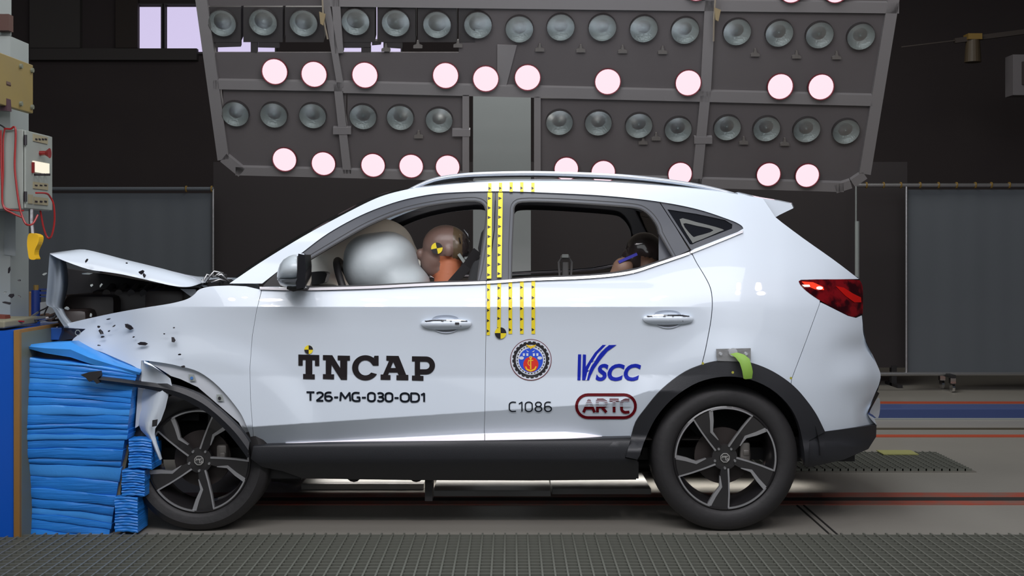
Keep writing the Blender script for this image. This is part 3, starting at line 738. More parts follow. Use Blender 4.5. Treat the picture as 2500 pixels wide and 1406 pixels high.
o = slab('red_block', [(-20, 768), (12, 770), (14, 782), (-20, 782)], .05, .06, mat('rusty_red', (0.13, 0.03, 0.02), .6)); tag(o, 'small rusty red block on top of the blue barrier wall', 'block')

# honeycomb block: crushed layers, each its own part
hb = thing('honeycomb_barrier', 'crushed sky blue honeycomb block pressed against the front of the car', 'crash barrier', U(180, 1290, .1) + Vector((0, .25, 0)))
Lp = [(72, 871), (67, 900), (60, 925), (53, 965), (47, 1019), (44, 1060), (40, 1102), (38, 1150), (43, 1200), (46, 1250), (48, 1300)]
Rp = [(336, 908), (333, 925), (324, 945), (320, 985), (316, 1019), (309, 1060), (301, 1102), (292, 1165), (283, 1222), (273, 1275), (264, 1335)]
def along(pl, t_):
    k = t_*(len(pl)-1); i = min(int(k), len(pl)-2); f = k-i; return (pl[i][0]*(1-f)+pl[i+1][0]*f, pl[i][1]*(1-f)+pl[i+1][1]*f)
NL = 24
random.seed(11)
cuts = [0]
for i in range(NL): cuts.append(cuts[-1] + random.uniform(.6, 1.4))
cuts = [c/cuts[-1] for c in cuts]
def yblock(px, py): return -.02 + .012*math.sin(px*.03+py*.02) + .02*math.sin(py*.011)
def layer(parent, A0, B0, A1, B1, depth, i, m, amp=5, seg=26, nm='honeycomb_layer', yb=yblock, jit=1):
    """one folded layer: left/right ends at top A0,B0 and bottom A1,B1; rounded front, slightly wavy"""
    ph = random.uniform(0, 6.28); pa, pb = i*1.9+.4*math.sin(i*5), (i+1)*1.9+.4*math.sin((i+1)*5); jl = random.uniform(-4, 5)*jit; jr = random.uniform(-2, 3)*jit
    rows = []
    dp = random.choice((.25, .3, .5, .9)); prof = [(0, .014*dp), (.06, .004*dp), (.25, .001), (.5, -.001), (.75, .0005), (.94, .003*dp), (1.0, .014*dp)]; fw = random.uniform(-.003, .003)*1
    front = []
    for (v, dy) in prof:
        r = []
        for s in range(seg+1):
            u = s/seg
            x0 = A0[0]+(B0[0]-A0[0])*u; y0 = A0[1]+(B0[1]-A0[1])*u
            x1 = A1[0]+(B1[0]-A1[0])*u; y1 = A1[1]+(B1[1]-A1[1])*u
            bow = -2.5*math.sin(PI*u)
            x = x0*(1-v)+x1*v + jl*(1-u)+jr*u; y = y0*(1-v)+y1*v + bow + (1-v)*(amp*.22*math.sin(u*6+pa)+.7*math.sin(u*17+pa*2)) + v*(amp*.22*math.sin(u*6+pb)+.7*math.sin(u*17+pb*2))
            r.append(U(x, y, yb(x, y)+dy+fw+.002*math.sin(u*9+ph)))
        front.append(r)
    top = [p + Vector((0, depth, 0)) for p in front[0]]; bot = [p + Vector((0, depth, 0)) for p in front[-1]]
    bm = bmesh.new(); loft(bm, [top]+front+[bot])
    # end caps
    for s in (0, seg):
        vs = [bm.verts.new(f[s]) for f in [top]+front+[bot]]
        try: bm.faces.new(vs)
        except ValueError: pass
    bmesh.ops.remove_doubles(bm, verts=bm.verts[:], dist=1e-5); bmesh.ops.recalc_face_normals(bm, faces=bm.faces[:])
    return bm_link(nm, bm, m, parent, smooth=True, angle=50)
for i in range(NL):
    a0, b0, a1, b1 = along(Lp, cuts[i]), along(Rp, cuts[i]), along(Lp, cuts[i+1]), along(Rp, cuts[i+1])
    layer(hb, a0, b0, a1, b1, .42, i, BBLUE if i % 4 else BBLUE2)
# dark core seen between
bm = bmesh.new(); prism(bm, [(78, 880), (325, 915), (262, 1290), (52, 1290)], .03, .6); bm_link('core', bm, mat('core_blue', (0.010, 0.08, 0.30), .5), hb)
# side face toward the car, darker folded skin
bm = bmesh.new(); rows_ = []
for (x, y) in [(337, 908), (326, 945), (318, 1019), (310, 1060), (303, 1090)]:
    rows_.append([U(x-3, y, .0), U(x+8, y+2, .06)+Vector((0, 0, 0)), U(x+20-(y-908)*.02, y-3, .2), U(x+26, y-8, .42)])
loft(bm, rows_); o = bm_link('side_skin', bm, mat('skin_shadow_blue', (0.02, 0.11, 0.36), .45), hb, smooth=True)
# stepped bumper element (three blocks)
for bi, (x0, x1, y0, y1, n, lb) in enumerate(((314, 370, 1073, 1145, 11, 'upper'), (297, 353, 1149, 1212, 10, 'middle'), (280, 336, 1214, 1300, 12, 'lower'))):
    bt = thing('barrier_bumper_block', '%s small ribbed blue honeycomb block in front of the front wheel' % lb, 'honeycomb block', U((x0+x1)/2, y1, .02), 'stepped bumper blocks of the barrier')
    for i in range(n):
        ya, yb2 = y0+(y1-y0)*i/n, y0+(y1-y0)*(i+1)/n
        layer(bt, (x0, ya-1), (x1, ya+1), (x0, yb2-1), (x1, yb2+1), .16, i, BBLUE, amp=.8, seg=8, nm='honeycomb_layer', yb=lambda px, py: -.035, jit=.25)
# crumpled grey-gold strip between block and bumper pieces
o = slab('adhesive_strip', cr([(308, 1085), (314, 1100), (305, 1145), (296, 1180), (292, 1220), (284, 1215), (296, 1150), (302, 1100)], 3, True), .02, .03, mat('khaki', (0.20, 0.17, 0.10), .6), hb)
# torn upper flap
bm = bmesh.new()
top = [(52, 842), (110, 838), (172, 834), (215, 858), (275, 880), (346, 905)]; low = [(50, 846), (110, 862), (172, 872), (220, 888), (280, 903), (340, 915)]
loft(bm, [[U(x, y+3, .06+.02*math.sin(x*.05)) + Vector((0, .25, 0)) for x, y in top], [U(x, y, .0+.02*math.sin(x*.05)) for x, y in top],
          [U((x+x2)/2, (y+y2)/2, -.03+.02*math.sin(x*.05)) for (x, y), (x2, y2) in zip(top, low)], [U(x, y, -.02+.02*math.sin(x*.05)) for x, y in low], [U(x, y-3, .03)+Vector((0, .2, 0)) for x, y in low]])
tag(bm_link('barrier_skin_flap', bm, BBLUE2, smooth=True, angle=40), 'torn bright blue sheet flap slanting over the top of the honeycomb block', 'blue sheet')
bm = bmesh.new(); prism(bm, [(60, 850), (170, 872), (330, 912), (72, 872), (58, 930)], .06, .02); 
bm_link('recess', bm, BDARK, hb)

# ================================================================= THE CAR
car = thing('car', 'white compact SUV crashing nose-first into the blue barrier, hood buckled up', 'car', (0, .9, 0))
A_SIL = [(560, 692), (640, 638), (740, 577), (830, 528), (905, 490), (950, 473), (1000, 461)]
ROOF = [(1000, 461), (1100, 450), (1200, 443), (1300, 441), (1450, 443), (1600, 452), (1700, 461), (1800, 474), (1862, 484)]
BELT = [(634, 700), (700, 702), (759, 702), (845, 700), (930, 697), (1044, 691), (1187, 686), (1291, 679), (1438, 673), (1536, 662), (1602, 642), (1684, 614), (1750, 588), (1814, 562)]
def belt(x):
    return interp(BELT, x)
DLO_TOP = cr([(1815, 558), (1808, 549), (1780, 536), (1700, 510), (1600, 491), (1480, 478), (1350, 471), (1225, 467), (1100, 470), (1030, 478), (960, 495), (880, 526), (800, 570), (737, 617)], 5)
DLO_BOT = cr([(1684, 612), (1750, 586), (1812, 562)], 4)
REARSHUT = [(1690, 618), (1702, 642), (1722, 675), (1736, 705), (1740, 740), (1737, 780), (1730, 820), (1722, 860), (1714, 891)]
ARCH_R = [(1541, 1066), (1552, 1030), (1575, 998), (1606, 960), (1641, 929), (1675, 906), (1711, 891), (1745, 882), (1782, 879), (1818, 882), (1852, 891), (1888, 907), (1922, 929), (1948, 952), (1970, 978), (1986, 1000), (1998, 1020), (2014, 1053)]
def cut_curve(pts, x0, x1): return [p for p in pts if x0 <= p[0] <= x1]
archr = cr(ARCH_R, 3)
CUTS = []
for d_ in (-1.6, 1.6):
    CUTS += [(0, 749+d_, 100, 749+d_), (640, 1040+d_, 1500, 983.24+d_), (1500, 983.24+d_, 1580, 955.24+d_)]
# body side: A-pillar, roof side, quarter panel in one
out = cr(A_SIL, 4)[:-1] + cr(ROOF, 3) + [(1893, 530)] + cr([(1893, 531), (1960, 581), (2035, 634), (2085, 672), (2097, 681)], 3)[1:] + [(1955, 683), (1950, 687), (1958, 698), (1976, 714), (2002, 731)] \
    + [(2001, 740), (1968, 830), (1932, 925), (1930.6, 936)] + [p for p in reversed(archr) if 1716 < p[0] < 1930] + list(reversed(cr(REARSHUT, 3))) \
    + [(1686, 613)] + DLO_BOT[1:-1] + DLO_TOP + [(700, 645), (640, 692)]
both('body_side', out, g, PAINT, car, step=11, rim=.03, cuts=CUTS)
# quarter/hatch joint handled by closures; front door, rear door
fd = [(639.5, 708)] + [(x, belt(x)+8) for x in range(680, 1180, 40)] + [(1186, belt(1186)+8), (1186, 800), (1184, 940), (1182, 1062)] + [(1000, 1070), (820, 1078), (660, 1084), (622, 1088), (618.4, 1060), (612.4, 980), (610.4, 900), (616.4, 820), (626.4, 760)]
fdoor = sheet('front_door', fd, g, PAINT, car, step=11, cuts=CUTS); sheet('front_door', fd, g, PAINT, car, step=30, mirror=True)
rd = [(1187.1, belt(1189)+8)] + [(x, belt(x)+8) for x in range(1220, 1680, 30)] + [(1687, 620)] + [(x-2.0, y) for x, y in cr(REARSHUT, 3)[1:]] \
    + [p for p in reversed(archr) if 1545 < p[0] < 1709] + [(1541, 1068), (1490, 1068), (1440, 1062), (1380, 1056), (1182.9, 1060), (1184.9, 940), (1187.0, 800)]
rdoor = sheet('rear_door', rd, g, PAINT, car, step=11, cuts=CUTS); sheet('rear_door', rd, g, PAINT, car, step=30, mirror=True)
# fender (crushed): ripple in the surface near the front
def gf(px, py):
    y = g(px, py); k = 1 - sst(200, 470, px)
    y += k*(.018*math.sin(px*.035+py*.02) + .02*math.sin(py*.03-px*.012)); return y
FT = cr([(156, 792), (200, 781), (274, 765), (340, 753), (410, 742), (445, 734), (463, 727), (476, 717), (486, 707), (512, 699.5), (561, 697)], 4)
FARCH = cr([(363, 881), (400, 886), (435, 893), (486, 908), (535, 945), (583, 1002), (604, 1045), (617, 1082)], 4)
fe = FT + [(600, 699), (638, 708), (625.5, 760), (615.5, 820), (609.5, 900), (611.5, 980), (617.5, 1060), (619, 1084)] + list(reversed(FARCH)) + [(345, 880), (343, 903), (320, 890), (256, 862), (174, 834), (180, 826), (209, 803), (156, 800)]
fender = sheet('fender', fe, gf, PAINT, car, step=9, cuts=CUTS[:1]+CUTS[3:4])
fe2 = FT + [(638, 708), (611, 900), (619, 1084)] + list(reversed(FARCH)) + [(300, 900), (160, 900)]
sheet('fender', fe2, g, PAINT, car, step=30, mirror=True)
# white arch lip with clips under the fender edge
lip = FARCH + [(609, 1076), (583, 1031), (526, 982), (483, 945), (440, 925), (418, 918), (385, 897), (366, 888)]
lo = sheet('arch_lip', lip, gf, INNERPAINT, car, off=.022, step=12, rim=.01)
for x, y, m_ in ((468, 923, mat('clip_blue', (0.05, 0.16, 0.4), .4)), (536, 972, MBLK)):
    decal('clip_pad', COLW, lo, [[(x-8, y-9), (x+6, y-9), (x+11, y+7), (x-4, y+7)]], off=.012, yf=gf, step=0)
    decal('clip', m_, lo, [circ(x, y, 4, 12)], off=.008, yf=gf, step=0)
# folded lower flap of the fender in shade
bm = bmesh.new(); tp = [(174, 834), (256, 862), (320, 890), (345, 905)]; bt_ = [(186, 850), (262, 884), (318, 905), (344, 912)]
loft(bm, [[U(x, y, gf(x, y)+.002) for x, y in tp], [U(x, y-4, gf(x, y)+.05) for x, y in bt_], [U(x, y-8, gf(x, y)+.14) for x, y in bt_]]); bm_link('fender_fold', bm, PAINT, car, smooth=True)
# headlamp remains
hl = sheet('headlamp', [(120, 812), (156, 800), (209, 803), (198, 815), (179, 827), (150, 832), (110, 834), (95, 826)], gf, mat('smashed_lens', (0.018, 0.022, 0.04), .12, coat=1), car, off=.004, step=10)
decal('lamp_ring', COLW, hl, [[circ(190, 812, 7, 20), circ(190, 812, 5, 20)], [circ(134, 820, 7, 20), circ(134, 820, 5.2, 20)]], off=.0, yf=gf, step=0)
decal('lens_shard', MWHITE, hl, [[(131, 800), (141, 797), (140, 803), (133, 804)]], off=-.002, yf=gf, step=0)
# hood buckled up
T_ = cr([(122, 618), (165, 612), (205, 609), (255, 620), (300, 632), (366, 648), (420, 662), (475, 681), (497, 690)], 4)
L_ = cr([(122, 620), (150, 634), (215, 657), (262, 664), (305, 671), (370, 686), (425, 698), (462, 700), (492, 691)], 4)
bm = bmesh.new(); rows_ = [[U(x, y, .22) + Vector((0, .02, 0)) for x, y in L_], [U(x, y, .16) for x, y in L_]]
for q in (.33, .66): rows_.append([U(a*(1-q)+c*q, b*(1-q)+d*q, .16+.09*q*q) for (a, b), (c, d) in zip(L_, T_)])
base = [U(x, y, .26) for x, y in T_]; rows_.append(base)
for (Y, dz) in ((.5, .0), (.9, -.004), (1.3, -.02), (1.55, -.05)):
    rows_.append([Vector((p.x, Y, p.z + dz*.5 - .115*(Y-.26)*(1-sst(395, 490, q_[0])))) for p, q_ in zip(base, T_)])
rows_.append([Vector((p.x, 1.64, p.z-.09)) for p in rows_[-1]])
loft(bm, rows_); 
hood = bm_link('hood', bm, PAINT, car, smooth=True, angle=50)
hood['label'] = 'buckled white hood panel peaked above the engine bay'
bm = bmesh.new(); loft(bm, [[p - Vector((0, 0, .02)) for p in r] for r in rows_[4:-1]]); bm_link('hood_inner_frame', bm, HOODG, car, smooth=True)
# bent-down nose of the hood
bm = bmesh.new()
E = cr([(121, 620), (118, 660), (115, 700), (113, 742), (128, 752), (140, 773), (156, 797)], 4)
rows_ = []
for (dx, Y) in ((0, .17), (10, .19), (17, .26), (24, .24), (33, .33), (40, .5)):
    rows_.append([U(x+dx*(1.0+.25*math.sin(i*.25)), y+(6 if i < 4 else 0)*dx/40+dx*.35*(1-i/len(E)), Y) for i, (x, y) in enumerate(E)])
loft(bm, rows_); bm_link('hood_nose', bm, HOODG, car, smooth=True)
# engine bay
bm = bmesh.new(); prism(bm, [(158, 655), (240, 668), (330, 684), (420, 700), (460, 712), (480, 760), (480, 980), (158, 980)], .95, .06); bx(bm, U(520, 0, .3).x, U(560, 0, .3).x, .2, 1.6, .3, 1.10); bx(bm, U(150, 0, .9).x, U(560, 0, .9).x, .25, 1.2, .5, .55); bm_link('engine_bay', bm, BLACK, car)
eng = bmesh.new()
for (px, py, Y, sx, sy, sz) in ((240, 735, .7, .3, .4, .25), (330, 715, .8, .35, .4, .22), (420, 712, .5, .2, .3, .2), (200, 760, .5, .15, .3, .2), (440, 720, .9, .2, .3, .25)):
    box(eng, U(px, py+40, Y), (sx, sy, sz), bev=.03)
for k in range(5): cyl(eng, U(260+k*30, 716, .6), U(275+k*30, 700, .9), .02, seg=10)
bm_link('engine', eng, mat('engine_dark', (0.028, 0.02, 0.018), .45), car, smooth=True, angle=40)
bm = bmesh.new()
for (x, y, x2, y2) in ((488, 705, 500, 690), (490, 700, 520, 676), (500, 690, 545, 668), (520, 676, 560, 690), (515, 690, 558, 688), (528, 672, 545, 690)):
    tube(bm, [U(x, y, .3), U((x+x2)/2, min(y, y2)-6, .32), U(x2, y2, .34)], .006, 6)
bm_link('hinge_linkage', bm, STEEL, car, smooth=True)
bm = bmesh.new(); box(bm, U(530, 692, .5), (.1, .3, .04), bev=.01); box(bm, U(545, 676, .4), (.03, .05, .03), bev=.006); bm_link('wiper_cowl', bm, BLACK, car)
bm = bmesh.new(); prism(bm, [(440, 705), (476, 706), (480, 716), (466, 724)], .28, .02); bm_link('strut_bracket', bm, INNERPAINT, car)

# chrome belt line (one strip per door)
def gbelt(x, y): return g(x, belt(x)) - .004 - .0022*max(0, y-belt(x))
def strip2(name, pts, w0, m, off, parent=car, yf=gbelt, mir=True, taper=True):
    top = pts; n = len(pts); low = [(x, y + w0) for x, y in pts]
    pl = top + low[::-1]
    (both if mir else sheet)(name, pl, yf, m, parent, off=off, rim=.012, step=20)
bl = cr(BELT, 4)
strip2('belt_moulding', [p for p in bl if p[0] <= 1180] + [(1186.5, 686)], 6.5, BRIGHT, -.002)
strip2('belt_moulding', [(1188, 686)] + [p for p in bl if 1190 <= p[0] <= 1680] + [(1684, 614)], 6.5, BRIGHT, -.002)
strip2('belt_moulding', [(1685.5, 613.4)] + [p for p in bl if p[0] >= 1690], 5.5, BRIGHT, -.002)
# window frames (dark) : front door, rear door, quarter
F_IN = cr([(746, 641), (816, 599), (901, 551), (987, 517), (1072, 499), (1140, 492)], 4) + cr([(1160, 492), (1174, 496), (1183, 508), (1184, 540), (1163, 686)], 4)[:-1] + [(1164, 686)] + [(x, belt(x)-3) for x in (1100, 1000, 900, 800, 757)]
F_OUT = [(738, 618)] + list(reversed([p for p in DLO_TOP if 740 < p[0] < 1205])) + [(1209, 467), (1206, 560), (1189, 684)] + [(x, belt(x)-.5) for x in (1100, 1000, 900, 800, 745)]
both('door_frame', F_OUT, g, FRAMEG, car, off=.008, holes=[F_IN], rim=.05, step=24)
# inner rubber seal lines
def ring(poly, d):
    cx = sum(p[0] for p in poly)/len(poly); cy = sum(p[1] for p in poly)/len(poly); n = len(poly); out_ = []
    ar = sum(poly[i][0]*poly[(i+1) % n][1]-poly[(i+1) % n][0]*poly[i][1] for i in range(n))
    s = 1 if ar > 0 else -1
    for i in range(n):
        a, b = Vector(poly[i-1]), Vector(poly[(i+1) % n]); t_ = (b-a)
        if t_.length < 1e-6: out_.append(poly[i]); continue
        t_.normalize(); nrm = Vector((t_.y, -t_.x))*s
        out_.append((poly[i][0]+nrm.x*d, poly[i][1]+nrm.y*d))
    return out_
R_IN = cr([(1256, 520), (1258, 503), (1275, 494), (1340, 494), (1422, 498), (1510, 504), (1555, 509), (1574, 517), (1590, 532), (1603, 552), (1608, 570)], 3) + [(1640, 625)] + [(x, belt(x)-3) for x in (1602, 1560, 1500, 1440, 1360, 1300)] + [(1250, 679), (1252, 600)]
R_OUT = [(1211, 467)] + list(reversed([p for p in DLO_TOP if 1215 < p[0] < 1605])) + [(1609, 493), (1650, 556), (1683, 611)] + [(x, belt(x)-.5) for x in (1650, 1602, 1560, 1500, 1440, 1360, 1291, 1200)] + [(1192, 684), (1208, 560)]
both('door_frame', R_OUT, g, FRAMEG, car, off=.008, holes=[R_IN], rim=.05, step=24)
for inn in (F_IN, R_IN):
    n_ = ring(inn, 3.5)
    decal('window_seal', BLACK, car, [[n_, inn]], off=.0055, step=40)
    decal('window_seal', BLACK, car, [[ring(inn, 11), ring(inn, 9.5)]], off=.0065, step=40)
# fixed rear divider + quarter glass
decal('window_divider', FRAMEG, car, [[(1608, 568), (1645, 626), (1640, 628), (1608, 638)]], off=.05, step=30)
Q_OUT = [(1612, 494), (1700, 511)] + [p for p in reversed(DLO_TOP) if 1702 < p[0]] + [(1812, 561), (1750, 586), (1688, 611)]
Q_IN = [(1629, 511), (1700, 522), (1770, 537), (1788, 548), (1787, 558), (1700, 592), (1690, 597), (1684, 596)]
both('quarter_frame', Q_OUT, g, FRAMEG, car, off=.008, holes=[Q_IN], rim=.03, step=24)
both('quarter_glass', ring(Q_IN, 1), g, DGLASS, car, off=.014, rim=.0, step=30)
decal('quarter_trim', mat('grey_triangle', (0.085, 0.09, 0.085), .5), car, [[cr([(1659, 535), (1700, 542), (1763, 559), (1756, 566), (1698, 590), (1688, 588)], 3, True), cr([(1668, 546), (1700, 551), (1742, 562), (1702, 576), (1690, 576)], 3, True)]], off=.011, step=30)
# mirror
mir = thing  # (name kept free)
bm = bmesh.new()
def mcap(bm, sec, Yc):
    rows_ = []
    for (x, y0, y1, hw) in sec:
        r = []
        for k in range(17):
            a = PI*k/16; py = (y0+y1)/2 - (y1-y0)/2*math.cos(a); Y = Yc - hw*math.sin(a); r.append(U(x, py, Y))
        rows_.append(r)
    loft(bm, rows_)
mcap(bm, [(676, 672, 678, .01), (678, 660, 684, .05), (683, 645, 684, .09), (692, 633, 684, .115), (705, 625, 684, .13), (716, 621, 684, .135), (725, 621, 684, .13)], -.06)
mc = bm_link('mirror_cap', bm, MIRC, car, smooth=True)
bm = bmesh.new(); mcap(bm, [(677, 680, 686, .04), (684, 678, 696, .10), (700, 678, 702, .125), (716, 678, 704, .13), (725, 678, 703, .125)], -.055); bm_link('mirror_base', bm, mat('mirror_lower', (0.16, 0.18, 0.20), .2, coat=.5), car, smooth=True)
bm = bmesh.new(); prism(bm, [(728, 619), (744, 622), (746, 650), (745, 702), (724, 706), (722, 690), (726, 660)], -.19, .17); bm_link('mirror_housing', bm, GLOSSB, car)
bm = bmesh.new(); prism(bm, [(686, 684), (726, 680), (722, 688), (690, 690)], -.195, .01); bm_link('indicator', bm, CHROME, car)
bm = bmesh.new(); prism(bm, [(700, 700), (740, 694), (742, 706), (716, 712), (700, 706)], -.12, .16); bm_link('mirror_foot', bm, BLACK, car)
both('mirror_triangle', [(641, 699), (655, 684), (682, 660), (737, 620), (746, 641), (752, 700)], g, BLACK, car, off=-.004, rim=.02, step=20)
# roof rails
rl = cr([(986, 466), (1020, 449), (1060, 434), (1110, 425), (1180, 420), (1300, 418), (1420, 421), (1520, 426), (1620, 436), (1700, 448), (1760, 461), (1800, 472), (1830, 481)], 4)
for mirr in (False, True):
    bm = bmesh.new(); P3 = [U(x, y+5, .40+.0*x) for x, y in rl]
    rr = [.006+.008*math.sin(PI*min(i/(len(rl)-1), 1))**.4 for i in range(len(rl))]
    if mirr: P3 = [Vector((p.x, CARY-p.y, p.z)) for p in P3]
    tube(bm, P3, rr, 10, flat=.85); bm_link('roof_rail', bm, SILVER, car, smooth=True)
    bm = bmesh.new()
    for (xa, xb) in ((1010, 1075), (1060, 1180), (1655, 1700), (1690, 1790)):
        pass
    foot = [(1040, 452), (1075, 440), (1130, 433), (1160, 433), (1150, 441), (1100, 448)]
    foot2 = [(1640, 441), (1700, 453), (1760, 466), (1800, 477), (1780, 474), (1700, 462), (1650, 454)]
    if not mirr:
        prism(bm, foot, .42, .03); prism(bm, foot2, .42, .03); bm_link('rail_foot', bm, BLACK, car)
        bm = bmesh.new(); tube(bm, [U(x, y+12, .415) for x, y in rl[8:-8]], .006, 6); bm_link('rail_gasket', bm, BLACK, car)
# closures across the car
def across(name, pts, m, bulge, off=0.0, n=12, dz=0.0, parent=car, inset=0.0, mat2=None):
    bm = bmesh.new(); rows_ = []
    near = [U(x, y, g(x, y)+off) for x, y in pts]
    for k in range(n+1):
        u = k/n; s = math.sin(PI*u)**.6 if 0 < u < 1 else 0
        rows_.append([Vector((p.x + bulge[0]*s, p.y + (CARY-2*p.y)*u, p.z + bulge[1]*s + dz)) for p in near])
    loft(bm, rows_); bmesh.ops.recalc_face_normals(bm, faces=bm.faces[:]); return bm_link(name, bm, m, parent, smooth=True)
across('windscreen', cr(A_SIL, 3), WGLASS, (-.09, .015))
across('roof', cr(ROOF, 3), PAINT, (0, .028))
across('headliner', cr([(700, 610), (830, 540), (950, 490), (1100, 473), (1300, 466), (1500, 468), (1700, 485), (1800, 505)], 3), HEADL, (0, .02), off=.06)
across('rear_glass', cr([(1893, 531), (1960, 581), (2035, 634), (2085, 672)], 3), DGLASS, (.05, .0))
across('tailgate', cr([(2085, 672), (2099, 683), (2106, 720), (2106, 765), (2108, 800), (2114, 832)], 3), PAINT, (.05, 0))
across('bumper_skin', cr([(2114, 832), (2130, 868), (2150, 915), (2144, 950), (2128, 985), (2118, 1010), (2138, 1036)], 3), PAINT, (.06, 0))
across('bumper_valance', [(2138, 1036), (2138, 1065), (2118, 1097), (2060, 1122), (1975, 1140)], CLAD, (.04, 0))
# spoiler
bm = bmesh.new(); rows_ = []
sp = [(1800, 470), (1850, 482), (1900, 490), (1933, 497), (1938, 508), (1905, 524), (1893, 531), (1850, 525)]
for k in range(13):
    u = k/12; Y = .34 + (CARY-.68)*u; s = math.sin(PI*u)**.5 if 0 < u < 1 else 0
    rows_.append([Vector(((U(x, y, .33).x + .05*s), Y, U(x, y, .33).z+.015*s)) for x, y in sp+[sp[0]]])
loft(bm, rows_); c1_ = [bm.verts.new(p) for p in rows_[0][:-1]]; bm.faces.new(c1_[::-1]); c2_ = [bm.verts.new(p) for p in rows_[-1][:-1]]; bm.faces.new(c2_)
bmesh.ops.recalc_face_normals(bm, faces=bm.faces[:]); bm_link('rear_spoiler', bm, PAINT, car, smooth=True, angle=30)
# tail lamp
TL = cr([(1950, 687), (1956, 684), (1990, 682), (2060, 682), (2099, 684)], 3) + cr([(2099, 684), (2106, 700), (2107, 740), (2106, 766)], 3)[1:] + cr([(2106, 766), (2090, 773), (2070, 769), (2010, 738), (1976, 716), (1956, 698), (1950, 687)], 3)[1:-1]
tl = both('tail_lamp', TL, g, RED, car, off=-.002, rim=.02, step=12)
decal('glowing_segment', LITRED, tl, [[(1957, 687), (1985, 689), (2010, 700), (2012, 708), (1990, 706), (1966, 696)]], off=-.006, step=10)
decal('glowing_segment', LITHOT, tl, [circ(2001, 703, 8, 12, 4), [(1958, 695), (1976, 695), (1978, 700), (1964, 700)]], off=-.009, step=0)
decal('reflector_band', mat('red_band', (0.42, 0.008, 0.006), .2, coat=1), tl, [[(2040, 698), (2060, 702), (2082, 716), (2102, 726), (2103, 738), (2086, 738), (2064, 722)]], off=-.006, step=10)
# rear bumper side
RB = [(2003, 738), (2010, 741), (2070, 771), (2090, 776), (2104, 770)] + cr([(2106, 790), (2108, 815), (2116, 840), (2130, 866), (2142, 892), (2150, 915), (2146, 938), (2140, 952)], 3) + [(2126, 985), (2117, 1010), (2134, 1020), (2140, 1036), (2080, 1044), (2014, 1053)] + [p for p in reversed(archr) if 1932 < p[0] < 2012] + [(1932, 937), (1933.5, 925), (1969.5, 830)]
def gb(px, py):
    return g(px, py) + .03*math.exp(-((py-850)/30)**2)*sst(2010, 2120, px) - .03*math.exp(-((py-925)/35)**2)*sst(2000, 2130, px) + .04*sst(960, 1010, py)*sst(2080, 2140, px)
both('rear_bumper', RB, gb, PAINT, car, step=11)
decal('bumper_vent', BLACK, car, [[(2140, 955), (2147, 960), (2122, 1006), (2116, 1012)]], off=-.004, yf=gb, step=10)
decal('bumper_insert', INNERPAINT, car, [cr([(2144, 970), (2149, 990), (2144, 1020), (2130, 1012), (2124, 1004)], 3, True)], off=-.002, yf=gb, step=10)
both('lower_bumper', [(1962, 1060), (2014, 1054), (2080, 1045), (2140, 1037), (2139, 1066), (2120, 1096), (2060, 1122), (1975, 1141), (1962, 1125)], gclad, CLAD, car, off=.0, step=14, rim=.1)
# arch cladding rear
inner_arc = cr([(1528, 1116), (1556, 1122), (1572, 1080), (1600, 1022), (1640, 975), (1690, 940), (1735, 924), (1780, 919), (1830, 926), (1880, 948), (1922, 985), (1948, 1030), (1962, 1090), (1966, 1138)], 3)
AC = [(1528, 1116)] + archr + [(2014, 1054), (1976, 1075), (1972, 1138)] + list(reversed(inner_arc[3:]))
def garch(px, py): return g(px, py)*(1-sst(1060, 1100, py)) + gclad(px, py)*sst(1060, 1100, py) + .012
both('arch_cladding', AC, garch, CLAD, car, off=-.026, step=14, rim=.05)
# front arch strip torn loose
def cladstrip(top, low, Yf, m, name, parent):
    bm = bmesh.new(); tp = cr(top, 4); lw = cr(low, 4); n = min(len(tp), len(lw)); rows_ = [[], [], [], []]
    for i in range(n):
        Y = Yf(tp[i][0]); mx = ((tp[i][0]+lw[i][0])/2, (tp[i][1]+lw[i][1])/2)
        rows_[0].append(U(*tp[i], Y)+Vector((0, .04, 0))); rows_[1].append(U(*tp[i], Y)); rows_[2].append(U(*mx, Y-.012)); rows_[3].append(U(*lw[i], Y+.004))
    rows_.append([p+Vector((0, .05, 0)) for p in rows_[3]])
    loft(bm, rows_); bmesh.ops.recalc_face_normals(bm, faces=bm.faces[:]); return bm_link(name, bm, m, parent, smooth=True, angle=45)
fs = cladstrip([(238, 920), (341, 932), (418, 940), (483, 962), (535, 1000), (583, 1045), (600, 1066), (609, 1080)], [(236, 932), (350, 948), (425, 966), (483, 994), (520, 1020), (556, 1056), (585, 1092), (604, 1118)], lambda x: -.05 if x > 350 else -.05-(350-x)*.0003, CLAD, 'arch_cladding', car)
bm = bmesh.new(); prism(bm, [(196, 915), (215, 909), (243, 906), (245, 918), (238, 924), (243, 934), (236, 937), (228, 928), (218, 932), (209, 922)], -.1, .03); bm_link('cladding_stub', bm, BLACK, car)
# crumpled white bumper corner
bm = bmesh.new(); rows_ = []
for (y, xl, xr_) in ((880, 346, 352), (888, 346, 372), (905, 345, 400), (918, 345, 416), (936, 345, 420)):
    rows_.append([U(xl+(xr_-xl)*u, y+ (6 if u > .9 else 0), -.075+.05*(1-u)**2+.02*math.sin(u*5)) for u in (0, .15, .3, .5, .7, .85, 1)])
loft(bm, rows_); bm_link('bumper_corner', bm, PAINT, car, smooth=True)
bm = bmesh.new(); rows_ = []
for (y, xl, xr_) in ((950, 350, 413), (970, 346, 411), (1000, 342, 404), (1030, 336, 393), (1050, 344, 379), (1065, 358, 378), (1090, 372, 385), (1110, 382, 392), (1124, 389, 396)):
    rows_.append([U(xl+(xr_-xl)*u, y-4*u, -.04+.06*(1-u)**2+.018*math.sin(u*6+y*.02)) for u in (0, .15, .3, .45, .6, .75, .9, 1)])
